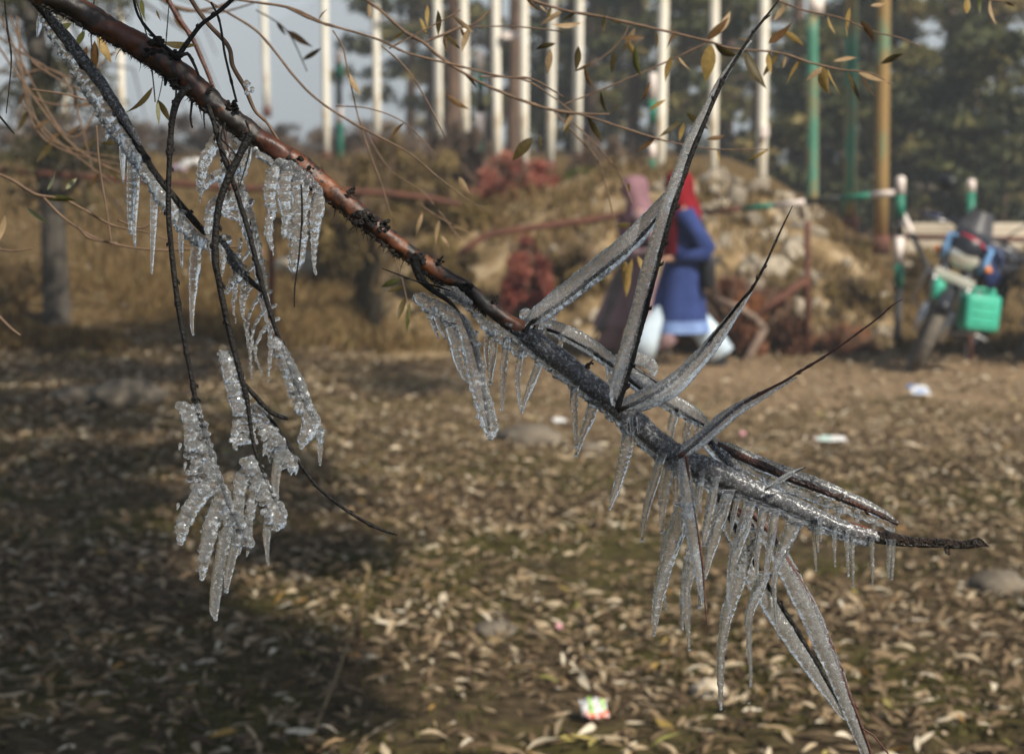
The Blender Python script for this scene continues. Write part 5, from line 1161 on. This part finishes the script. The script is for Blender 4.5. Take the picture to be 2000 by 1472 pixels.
leafy('thin arching brown twig sweeping from top left behind the bough towards the middle', 2.6,
      [[(385, -10, 3), (440, 22, 3.4), (500, 60, 3.6), (540, 105, 3.6), (575, 150, 3.6), (620, 195, 3.4), (680, 235, 3.2), (730, 262, 3), (800, 300, 2.6), (860, 350, 2.2), (920, 395, 2), (950, 410, 1.4)], [(560, 15, 3.6), (620, 42, 3.6), (690, 62, 3.4), (740, 78, 3.2), (800, 105, 3), (900, 130, 3), (980, 150, 3), (1040, 155, 2.6), (1100, 190, 2)],
       [(430, -5, 3.4), (500, 5, 3.6), (570, 17, 3.8), (640, 50, 3.6)], [(650, 60, 2.2), (668, 90, 2.2), (680, 140, 2.4), (695, 210, 2), (712, 270, 1.8), (745, 360, 1.6), (765, 425, 1.2)], [(655, 208, 2), (720, 212, 2), (790, 240, 1.8), (850, 300, 1.4)], [(745, 90, 2), (790, 130, 2), (830, 190, 2), (870, 270, 1.6)], [(760, 95, 2), (850, 48, 2), (900, 20, 2)]],
      [(855, 20, 50, 85, 'dark', 1.3), (820, 35, 40, 60, 'gold')], auto=.07)
leafy('slender pale drooping twigs with curled tan leaves above the first ice spike', 2.9,
      [[(1080, 215, 2.2), (1130, 270, 2.2), (1165, 310, 2.2), (1185, 370, 2), (1200, 430, 2), (1215, 480, 2), (1220, 520, 1.4)], [(1120, 240, 2), (1170, 290, 2), (1210, 340, 1.8), (1235, 400, 1.4)], [(700, 230, 1.8), (760, 330, 1.8), (830, 380, 1.8), (900, 470, 1.4)], [(820, 400, 2), (850, 420, 2), (885, 440, 1.6)]],
      [(895, 345, 40, 60, 'tan', 1.7), (1228, 355, 28, 95, 'gold'), (825, 415, 50, 92, 'tan', 1.2), (858, 430, 55, 100, 'tan', 1.1), (875, 440, 48, 10, 'tan', 1.4), (1205, 440, 42, 0, 'dark', 1.5), (1222, 510, 70, 88, 'gold', 1.3), (1235, 505, 60, 110, 'gold', 1.1), (1210, 500, 60, 70, 'dark', 1.0), (1245, 500, 60, 60, 'gold', 1.2), (1228, 490, 40, 130, 'gold', 1.2), (862, 460, 30, 60, 'tan', 1.2)])
leafy('cluster of pale hanging willow leaves at the top right corner', 2.9, [[(1870, -20, 2.5), (1905, -6, 2.5), (1950, 2, 2.2), (1990, 5, 2)]],
      [(1890, -6, 42, 100, 'gold', 1.6), (1912, -4, 34, 85, 'green', 1.2), (1935, -2, 55, 92, 'tan', 1.2), (1960, 2, 26, 30, 'brown')])
leafy('shaded twig with a few pale green leaves in front of the left trunk', 2.55,
      [[(-40, 325, 4.2), (20, 350, 4.4), (70, 380, 4.6), (120, 388, 4), (165, 410, 3.4), (220, 440, 3), (290, 455, 2.6), (350, 475, 2.4), (450, 490, 2)], [(85, 386, 4), (130, 430, 3.4), (200, 470, 3), (300, 488, 3.4), (400, 485, 3), (470, 482, 3.2)], [(150, 440, 3), (175, 465, 3.4), (230, 475, 3)], [(-30, 480, 3), (20, 490, 3), (65, 485, 2)], [(188, 245, 2.4), (195, 330, 2.6), (210, 420, 2.6), (218, 480, 2)], [(230, 430, 3), (280, 445, 3.2), (315, 412, 3)], [(-20, 600, 5), (20, 640, 4), (40, 655, 3)], [(60, 175, 3), (150, 190, 3), (220, 225, 3), (260, 300, 2)]],
      [(92, 372, 45, -65, 'pale', 1.6), (128, 370, 32, -50, 'pale', 1.7), (85, 388, 70, 0, 'green', 1.0), (50, 405, 55, 45, 'pale', 1.5), (10, 420, 60, 100, 'tan', 1.3), (197, 280, 40, -5, 'dark', 1.2)], m='twig_brown')
leafy('dark hanging leaves just above and below the bough at upper left', 2.2,
      [[(262, -10, 2), (275, 30, 2), (290, 85, 2), (300, 165, 2), (303, 200, 1.6)], [(185, -10, 2), (178, 60, 2), (180, 100, 1.6)], [(8, -10, 2.4), (15, 60, 2.4), (22, 120, 2), (12, 222, 1.4)], [(330, 10, 1.6), (318, 150, 1.4), (305, 210, 1.2)], [(-20, 205, 3), (10, 240, 3), (28, 262, 2)]],
      [(298, 170, 78, 125, 'dark', 1.1), (308, 195, 52, 60, 'dark', 1.3), (307, 195, 50, 80, 'pale', 1.0), (192, 62, 70, 75, 'gold', 1.3), (165, 60, 45, 120, 'green', 1.5), (185, 80, 60, 95, 'brown', 1.4), (318, 82, 68, 14, 'dark', 1.2), (276, -2, 46, 85, 'green', 1.6), (305, 20, 24, 70, 'dark', 1.2), (140, 45, 50, 150, 'green', 1.5), (170, 90, 50, 110, 'brown', 1.2)], m='twig')
leafy('pair of drooping grey green leaves left of the short iced side twig', 2.6, [[(770, 505, 1.6), (785, 545, 1.6), (793, 580, 1.6), (800, 630, 1.2)]],
      [(782, 545, 46, 155, 'green', 1.4), (790, 560, 36, 170, 'dark', 1.6), (795, 580, 50, 120, 'dark', 1.3), (800, 590, 60, 95, 'green', .8)])
# fine dark twigs of the shaded crown at the top left corner
leafy('tangle of fine bare twigs filling the dark top left corner', 3.4,
      [[(random.uniform(-20, 60), random.uniform(-10, 200), 3), (random.uniform(60, 140), random.uniform(60, 300), 3), (random.uniform(140, 300), random.uniform(80, 380), 2)] for _ in range(9)] + [[(330, 10, 3), (420, 25, 3), (500, 5, 2)], [(500, 20, 2), (560, 60, 2), (600, 140, 1.6)], [(300, -10, 6), (360, 20, 5), (420, 15, 4), (480, -10, 3)]], [], m='twig_brown', auto=.12, kinds=('dark', 'brown'))

# =================================================================== people
M['skin'] = noisy('skin', [(.3, (.30, .16, .11)), (.7, (.42, .25, .17))], scale=8, rough=.5)
def cloth(name, a, b): return noisy(name, [(.3, a), (.7, b)], scale=7, rough=.9, spec=.1, bump=.25, bscale=25)
M['cobalt'] = cloth('cobalt_blue_cloth', (.022, .036, .115), (.038, .060, .19)); M['pale_blue'] = cloth('pale_blue_cloth', (.45, .57, .68), (.62, .72, .80)); M['lace'] = cloth('blue_lace_hem', (.12, .19, .40), (.22, .32, .55))
M['red'] = cloth('dark_red_wool', (.13, .007, .011), (.24, .013, .02)); M['mauve_wool'] = cloth('dusty_mauve_wool', (.17, .09, .11), (.27, .155, .175)); M['dusk'] = cloth('dusky_pink_dress', (.20, .13, .14), (.32, .21, .22)); M['grey_cloth'] = cloth('grey_shawl', (.10, .085, .085), (.18, .15, .15))
M['leather'] = noisy('black_leather', [(.3, (.008, .008, .010)), (.7, (.025, .025, .03))], scale=10, rough=.4)
def skin_mesh(name, nodes, edges, root_i, sub=2):
    me = bpy.data.meshes.new(name); me.from_pydata([n[0] for n in nodes], edges, []); o = link(name, me)
    m1 = o.modifiers.new('s', 'SKIN'); m1.use_smooth_shade = True; m2 = o.modifiers.new('d', 'SUBSURF'); m2.levels = sub
    for i, n in enumerate(nodes): me.skin_vertices[0].data[i].radius = (n[1], n[2] if len(n) > 2 else n[1])
    me.skin_vertices[0].data[root_i].use_root = True
    dg = bpy.context.evaluated_depsgraph_get(); me2 = bpy.data.meshes.new_from_object(o.evaluated_get(dg), depsgraph=dg); o.modifiers.clear(); o.data = me2; bpy.data.meshes.remove(me); me2.name = name
    me2.polygons.foreach_set('use_smooth', [True] * len(me2.polygons)); return o
def person(px, Y, label, hood, dress, hem_m, trous, flare_front, arm_out, scale=1.0, stride=1.0, bag=False, shawl=False, trouser=True):
    x0 = W(px, Y, .8).x; root = empty('person', (x0, Y, terrain(x0, Y)), label, 'person', rot=0); root.scale = (scale,) * 3
    N_ = []; E = []
    def add(p, r, par_=None, r2=None):
        N_.append((p, r, r2 if r2 else r)); i = len(N_) - 1
        if par_ is not None: E.append((par_, i))
        return i
    s = stride
    pel = add((.02, 0, .86), .115, None, .13); wa = add((.01, 0, 1.02), .10, pel); ch = add((.0, 0, 1.20), .12, wa); nk = add((-.02, 0, 1.33), .05, ch); hd0 = add((-.045, 0, 1.41), .065, nk); hd = add((-.055, 0, 1.49), .088, hd0); add((-.05, 0, 1.55), .06, hd)
    for sd in (-1, 1):
        sh = add((.0, sd * .16, 1.27), .055, ch)
        el = (.21, sd * .20, .95) if sd < 0 else (.06, sd * .2, .96)
        e_ = add(el, .040, sh); hn = (-.06 if sd < 0 else -.12, sd * .15, .885 if sd < 0 else .9); w_ = add(hn, .026, e_); pa = add((hn[0] - .06, hn[1], hn[2] + .005), .028, w_, .018)
        for k in range(4):
            b0 = add((hn[0] - .10, hn[1] + (k - 1.5) * .02, hn[2]), .0085, pa); add((hn[0] - (.145, .155, .15, .135)[k], hn[1] + (k - 1.5) * .022, hn[2] - .02), .0075, b0)
        t_ = add((hn[0] - .06, hn[1] - sd * .035, hn[2] + .02), .009, pa); add((hn[0] - .10, hn[1] - sd * .04, hn[2] + .015), .008, t_)
    for sd, kx, ax in ((-1, -.18 * s, -.36 * s), (1, .13 * s, .33 * s)):
        hp = add((.02, sd * .09, .80), .075, pel); kn = add((kx * .8, sd * .09, .45), .048, hp); an = add((ax, sd * .09, .09), .038, kn); add((ax - .14, sd * .09, .035), .03, an)
    body = skin_mesh('body', N_, E, pel); body.data.materials.append(M['skin']); body.parent = root
    # face: nose, eyes, mouth on the side she walks to
    mb = MB(); mb.ball((-.150, 0, 1.475), .014, 2, (1, .8, 1.4)); mb.ball((-.140, 0, 1.440), .012, 2, (.6, 1.5, .5)); mb.build('nose_and_mouth', M['skin'], root)
    mb = MB(); mb.ball((-.137, .03, 1.495), .010, 2); mb.ball((-.137, -.03, 1.495), .010, 2); mb.build('eyes', M['leather'], root)
    # dress
    fl = flare_front
    fold = lambda i, k, a: 1 + (.05 + .004 * i) * math.sin(a * 6 + 1.0) * min(1, max(0, (7 - i)) / 5) + .02 * math.sin(a * 11 + i)
    mb = MB(); rings = [((-.015 - fl * .3, 0, .37), .232 + fl * .3, .205), ((-.02 - fl * .2, 0, .48), .218 + fl * .2, .20), ((-.012 - fl * .1, 0, .62), .195 + fl * .1, .19), ((.008, 0, .78), .168, .18), ((.02, 0, .90), .145, .170), ((.015, 0, 1.02), .130, .155), ((.005, 0, 1.15), .130, .170), ((.0, 0, 1.26), .115, .165), ((-.01, 0, 1.325), .07, .09), ((-.02, 0, 1.35), .055, .06)]
    mb.loft(rings, 28, cap=False, fn=fold); mb.build('dress', M[dress], root)
    mb = MB(); mb.loft([((-.012 - fl * .38, 0, .28), .248 + fl * .38, .215), ((-.015 - fl * .3, 0, .38), .236 + fl * .3, .208)], 28, cap=False, fn=lambda i, k, a: 1 + .05 * math.sin(a * 6 + 1)); mb.build('hem', M[hem_m], root)
    for sd in (-1, 1):
        el = Vector((.215, sd * .20, .94)) if sd < 0 else Vector((.06, sd * .2, .95)); hn = Vector((-.05 if sd < 0 else -.11, sd * .15, .885 if sd < 0 else .9)); sh = Vector((.01, sd * .165, 1.26))
        mb = MB(); mb.tube([sh + Vector((-.01, 0, .03)), sh, sh.lerp(el, .5), el + Vector((.0, 0, .03)), el + Vector((-.03, 0, -.005)), el.lerp(hn, .5), hn + Vector((0, 0, -.005))], [.06, .082, .074, .066, .064, .058, .060], 14, lambda i, k, a: 1 + .05 * math.sin(a * 3 + i * 2)); mb.build('sleeve', M[dress], root)
    # trousers
    if trouser:
        for sd, kx, ax in ((-1, -.18 * s, -.36 * s), (1, .13 * s, .33 * s)):
            mb = MB(); mb.tube([(.02, sd * .08, .62), (kx * .6, sd * .08, .48), (kx * .95, sd * .09, .40), ((kx + ax) / 2 - .0, sd * .09, .26), (ax + .02, sd * .09, .08)], [.07, .08, .092, .108, .122], 18, lambda i, k, a: 1 + .06 * math.sin(a * 4 + i), flat=.8); mb.build('trouser_leg', M[trous], root)
    for sd, ax in ((-1, -.36 * s), (1, .33 * s)):
        mb = MB(); mb.ball((ax - .06, sd * .09, .045), .1, 2, (1.35, .45, .42)); mb.box((ax - .06, sd * .09, .012), (.25, .085, .024), bevel=.01); mb.build('shoe', M['leather'], root)
    # hood and shawl
    mb = MB(); ear = lambda i, k, a: 1 + .03 * math.sin(a * 5 + i) - (.42 if i in (3, 4) and abs(a - math.pi) < .55 else 0)
    mb.loft([((.03, 0, 1.20), .135, .205), ((.03, 0, 1.27), .135, .195), ((.02, 0, 1.345), .118, .140), ((-.025, 0, 1.42), .132, .122), ((-.035, 0, 1.50), .138, .125), ((-.025, 0, 1.555), .120, .110), ((-.015, 0, 1.59), .08, .075), ((-.01, 0, 1.605), .01, .01)], 24, cap=False, fn=ear); mb.build('headscarf', M[hood], root)
    mb = MB(); v = []; f = []
    for j in range(10):
        t = j / 9
        for i in range(9):
            u = i / 8; a = math.pi * (.62 + .78 * u); rr = .165 - .01 * t
            v.append((.0 + math.cos(a) * rr * 1.0 - .004, math.sin(a) * (.20 - .01 * t) , 1.25 - t * .34 + .015 * math.sin(u * 9)))
    for j in range(9):
        for i in range(8): f.append((j * 9 + i, j * 9 + i + 1, (j + 1) * 9 + i + 1, (j + 1) * 9 + i))
    n = len(v); v2 = [(p[0] * .96, p[1] * .96, p[2]) for p in v]; mb.add(v, f); mb.add(v2, [q[::-1] for q in f]); mb.build('shawl_front', M[hood], root)
    if bag:
        mb = MB(); mb.box((.22, -.05, .78), (.10, .26, .27), bevel=.03); mb.tube([(.20, -.13, .9), (.17, -.12, 1.1), (.10, -.10, 1.30)], .012, 6); mb.build('shoulder_bag', M['leather'], root)
    if shawl:
        mb = MB(); v = []
        for j in range(12):
            t = j / 11; c = Vector((-.02 - .30 * t ** 1.4, -.12, .95 - .72 * t)); mb2 = None
            v.append((c, .10 + .03 * math.sin(t * 5), .05))
        mb.loft(v, 12, cap=True, fn=lambda i, k, a: 1 + .1 * math.sin(a * 3 + i)); mb.build('hanging_shawl', M['grey_cloth'], root)
    return root
person(1330, 16.15, 'person in cobalt blue dress, red headscarf and pale blue trousers walking left', 'red', 'cobalt', 'lace', 'pale_blue', 0, 1, scale=.985, bag=True)
person(1243, 16.9, 'person in a mauve headscarf and dusky pink dress walking left beside the one in blue', 'mauve_wool', 'dusk', 'dusk', 'dusk', .16, 1, scale=.96, stride=.75, shawl=True, trouser=True)

# =================================================================== motorcycles
M['tyre'] = noisy('dusty_tyre', [(.3, (.07, .062, .05)), (.7, (.15, .13, .105))], scale=12, rough=.9, bump=.5); M['chrome'] = noisy('scuffed_metal', [(.3, (.35, .35, .35)), (.7, (.6, .6, .6))], scale=6, rough=.35, metallic=.8)
M['bike_black'] = noisy('black_bike_paint', [(.3, (.010, .011, .016)), (.7, (.025, .028, .035))], scale=4, rough=.3); M['bike_blue'] = noisy('blue_bike_paint', [(.3, (.010, .018, .06)), (.7, (.02, .035, .11))], scale=4, rough=.3); M['light_blue'] = noisy('light_blue_decal', [(.3, (.12, .26, .50)), (.7, (.18, .36, .62))], scale=4, rough=.4)
M['screen'] = noisy('smoked_windscreen', [(.3, (.03, .03, .033)), (.7, (.06, .06, .066))], scale=4, rough=.45); M['red_decal'] = plain('red_decal', (.55, .02, .05)); M['jerry'] = noisy('mint_green_plastic', [(.3, (.03, .30, .20)), (.7, (.06, .42, .29))], scale=3, rough=.45)
M['amber'] = plain('amber_lens', (.8, .25, .05), .2); M['plate'] = plain('plate_white', (.62, .60, .52), .5)
m, nt, b = mat('headlamp_glass'); b.inputs['Base Color'].default_value = (.75, .75, .68, 1); b.inputs['Roughness'].default_value = .12; b.inputs['Coat Weight'].default_value = .8; b.inputs['Metallic'].default_value = .55; M['lamp'] = m
def motorcycle(loc, yaw, lean, steer, label):
    r = empty('motorcycle', loc, label, 'motorcycle', 'motorcycles parked at right'); r.scale = (1.13,) * 3; r.rotation_euler = (math.radians(lean), 0, math.radians(yaw))
    def B(name, fn, m, parent=None, smooth=True):
        q = MB(); fn(q); return q.build(name, m if not isinstance(m, str) else M[m], parent or r, smooth)
    S = Matrix.Rotation(math.radians(steer), 3, 'Z'); piv = Vector((-.16, 0, 0))
    def st_(p): return S @ (Vector(p) - piv) + piv
    def ring(c, R_, n=36): return [Vector(c) + Vector((math.cos(a) * R_, 0, math.sin(a) * R_)) for a in [2 * math.pi * i / n for i in range(n + 1)]]
    def wheel(c, steered):
        f_ = st_ if steered else (lambda p: Vector(p))
        w = B('wheel', lambda q: q.tube([f_(p) for p in ring(c, .265)], .048, 12, lambda i, k, a: 1 + .05 * ((i + k) % 2), cap=False, ref=tuple((S if steered else Matrix.Identity(3)) @ Vector((0, 1, 0)))), 'tyre')
        B('rim', lambda q: q.tube([f_(p) for p in ring(c, .215)], .016, 8, cap=False), 'chrome', w)
        def sp(q):
            for i in range(5):
                a = 2 * math.pi * i / 5; q.tube([f_(c), f_((c[0] + math.cos(a) * .21, 0, c[2] + math.sin(a) * .21))], [.022, .014], 6)
            q.tube([f_((c[0], -.07, c[2])), f_((c[0], .07, c[2]))], .03, 10)
        B('spokes', sp, 'bike_black', w)
        B('brake_disc', lambda q: q.tube([f_((c[0], .045, c[2])), f_((c[0], .05, c[2]))], .11, 20), 'chrome', w)
        return w
    wheel((0, 0, .31), True); wheel((-1.30, 0, .31), False)
    for s in (-1, 1): B('fork_leg', lambda q: (q.tube([st_((0, s * .085, .31)), st_((-.06, s * .085, .52))], .04, 8), q.tube([st_((-.06, s * .085, .52)), st_((-.26, s * .085, 1.0))], .019, 8)), 'chrome')
    B('front_fender', lambda q: q.tube([st_((math.cos(a) * .335, 0, .31 + math.sin(a) * .335)) for a in [math.radians(d) for d in range(48, 150, 10)]], .05, 10, lambda i, k, a: 1, flat=1.0, ref=(0, 1, 0)), 'bike_black')
    B('handlebar', lambda q: (q.tube([st_((-.42, -.36, 1.03)), st_((-.34, -.2, 1.08)), st_((-.28, 0, 1.04)), st_((-.34, .2, 1.08)), st_((-.42, .36, 1.03))], .019, 8)), 'bike_black')
    for s in (-1, 1):
        B('grip', lambda q: q.tube([st_((-.36, s * .25, 1.065)), st_((-.43, s * .38, 1.025))], .021, 8), 'bike_blue' if s < 0 else 'bike_black')
        B('brake_lever', lambda q: q.tube([st_((-.31, s * .2, 1.06)), st_((-.34, s * .36, 1.03))], .007, 6), 'chrome')
        mi = B('mirror', lambda q: (q.tube([st_((-.34, s * .2, 1.08)), st_((-.33, s * .27, 1.20)), st_((-.35, s * .32, 1.27))], .007, 6), q.ball(st_((-.35, s * .33, 1.31)), .078, 2, (.35, 1, .7))), 'bike_black')
        B('indicator', lambda q: (q.tube([st_((-.19, s * .08, .88)), st_((-.19, s * .17, .88))], .008, 6), q.ball(st_((-.18, s * .19, .88)), .032, 2, (1, 1, .75))), 'amber')
    # fairing, screen and lamp turn with the bars
    def fairing(q):
        n0 = len(q.v); q.loft([((-.24, 0, .80), .075, .09), ((-.22, 0, .86), .12, .135), ((-.22, 0, .95), .13, .155), ((-.24, 0, 1.04), .115, .14), ((-.27, 0, 1.09), .08, .11)], 20)
        for i in range(n0, len(q.v)): q.v[i] = st_(q.v[i])
    fa = B('headlamp_fairing', fairing, 'bike_black')
    def lamp(q):
        n0 = len(q.v); q.ball((-.135, 0, .90), .1, 3, (.45, 1.15, .85))
        for i in range(n0, len(q.v)): q.v[i] = st_(q.v[i])
    B('headlamp', lamp, 'lamp')
    for s in (-1, 1): B('lamp_edge', lambda q: q.tube([st_((-.12, s * .135, .84)), st_((-.11, s * .15, .93)), st_((-.16, s * .15, 1.02)), st_((-.13, s * .11, 1.03))], [.015, .025, .025, .01], 6), 'light_blue')
    B('red_flash', lambda q: q.tube([st_((-.16, -.09, 1.045)), st_((-.135, 0, 1.05)), st_((-.15, .13, 1.01))], .014, 6, flat=.4), 'red_decal')
    def screen(q):
        v = []; f = []
        for j in range(7):
            t = j / 6
            for i in range(9):
                u = (i - 4) / 4; v.append(st_((-.20 - .13 * t - .07 * u * u, u * (.135 - .06 * t), 1.07 + t * .15)))
        for j in range(6):
            for i in range(8): f.append((j * 9 + i, j * 9 + i + 1, (j + 1) * 9 + i + 1, (j + 1) * 9 + i))
        q.add(v, f); q.add([p + Vector((-.006, 0, 0)) for p in v], [x[::-1] for x in f])
    B('windscreen', screen, 'screen')
    pl = B('number_plate', lambda q: q.box(st_((-.10, 0, .745)), (.012, .30, .065), S, .004), 'plate')
    for s in (-1, 1): B('fork_brace', lambda q: q.tube([st_((-.11, s * .13, .735)), st_((-.08, s * .115, .58))], .012, 6), 'chrome')
    # frame, tank, seat, engine
    B('fuel_tank', lambda q: q.loft([((-.58, 0, .76), .20, .11), ((-.57, 0, .84), .25, .15), ((-.56, 0, .92), .24, .15), ((-.56, 0, .98), .17, .10), ((-.56, 0, .995), .10, .05)], 20), 'bike_blue')
    for s in (-1, 1): B('tank_shroud', lambda q: q.tube([(-.30, s * .13, .90), (-.42, s * .19, .80), (-.52, s * .17, .66)], [.05, .09, .04], 8, flat=.35, ref=(0, 1, 0)), 'bike_blue')
    B('seat', lambda q: (q.box((-.98, 0, .80), (.52, .25, .09), bevel=.035), q.box((-1.20, 0, .86), (.34, .20, .07), bevel=.03)), 'leather')
    B('tail_fairing', lambda q: q.loft([((-1.15, 0, .66), .24, .08), ((-1.18, 0, .74), .28, .11), ((-1.2, 0, .80), .27, .10)], 16), 'bike_blue')
    B('frame', lambda q: (q.tube([(-.26, 0, .95), (-.5, 0, .80), (-.95, 0, .74), (-1.35, 0, .78)], .022, 8), q.tube([(-.26, 0, .88), (-.38, 0, .55), (-.48, 0, .28), (-.82, 0, .26), (-.9, 0, .6)], .02, 8), [q.tube([(-.88, s * .08, .34), (-1.30, s * .08, .31)], .022, 8) for s in (-1, 1)], [q.tube([(-1.28, s * .11, .33), (-1.12, s * .11, .68)], .026, 8) for s in (-1, 1)]), 'bike_black')
    en = B('engine', lambda q: (q.box((-.64, 0, .38), (.34, .26, .24), bevel=.04), q.tube([(-.60, .10, .36), (-.60, .17, .36)], .10, 16), q.tube([(-.60, -.10, .36), (-.60, -.17, .36)], .10, 16), q.tube([(-.55, 0, .48), (-.48, 0, .66)], .085, 12)), 'bike_black')
    B('cooling_fins', lambda q: [q.tube([(-.545 + k * .016, 0, .50 + k * .03), (-.541 + k * .016, 0, .508 + k * .03)], .105, 16) for k in range(5)], 'chrome', en)
    B('exhaust', lambda q: q.tube([(-.48, -.05, .56), (-.36, -.08, .42), (-.45, -.13, .24), (-.9, -.16, .24), (-1.4, -.18, .38)], [.02, .02, .022, .035, .045], 10), 'chrome')
    B('leg_guard', lambda q: [q.tube([(-.34, s * .05, .72), (-.33, s * .25, .66), (-.35, s * .27, .42), (-.40, s * .06, .30)], .013, 8) for s in (-1, 1)], 'chrome')
    B('side_stand', lambda q: q.tube([(-.72, .12, .28), (-.66, .27, .02)], .012, 6), 'chrome')
    B('foot_peg', lambda q: q.tube([(-.72, -.26, .32), (-.72, .26, .32)], .014, 6), 'chrome')
    return r
bp_ = W(1762, 16.0, 0)
bike = motorcycle((bp_.x, 16.0, terrain(bp_.x, 16) - .01), -122, -25, 20, 'motorcycle with black and blue fairing, facing the camera and leaning, mint green can on it')
def copy_tree(o, parent=None):
    c = o.copy(); C.objects.link(c)
    if parent: c.parent = parent
    for ch in list(o.children): copy_tree(ch, c)
    return c
b2 = copy_tree(bike); b2.location.x += .98; b2.location.y += .42; b2['label'] = 'second motorcycle half cut off by the right edge, behind the one with the green can'
# jerry can hung on the leg guard (a thing of its own)
jp = Vector(W(1912, 15.75, zy(610, 15.75)))
root = empty('jerry_can', jp, 'mint green plastic can hanging on the front of the motorcycle', 'can', rot=.25); Rj = Matrix.Rotation(.10, 3, 'Y')
mb = MB(); mb.box((0, 0, 0), (.30, .17, .29), Rj, .035); mb.build('can_body', M['jerry'], root)
mb = MB(); mb.tube([(-.05, 0, .15), (-.05, 0, .19), (.06, 0, .18), (.06, 0, .14)], .013, 7); mb.build('handle', M['jerry'], root)
mb = MB(); mb.tube([(.11, 0, .12), (.12, 0, .18)], .024, 12); mb.build('screw_cap', M['jerry'], root)
mb = MB(); [mb.tube([(-.10, -.088, z), (.10, -.088, z - .02)], .006, 6) for z in (-.07, 0, .07)]; mb.build('moulded_rib', M['jerry'], root)
jp = Vector(W(1832, 15.9, zy(568, 15.9))); mb = MB(); mb.box(jp, (.10, .12, .16), Rj, .03); mb.tube([jp + Vector((0, 0, .07)), jp + Vector((0, 0, .11))], .02, 10); tag(mb.build('plastic_bottle', M['jerry']), 'small green plastic bottle tied on the left of the motorcycle fork', 'bottle')
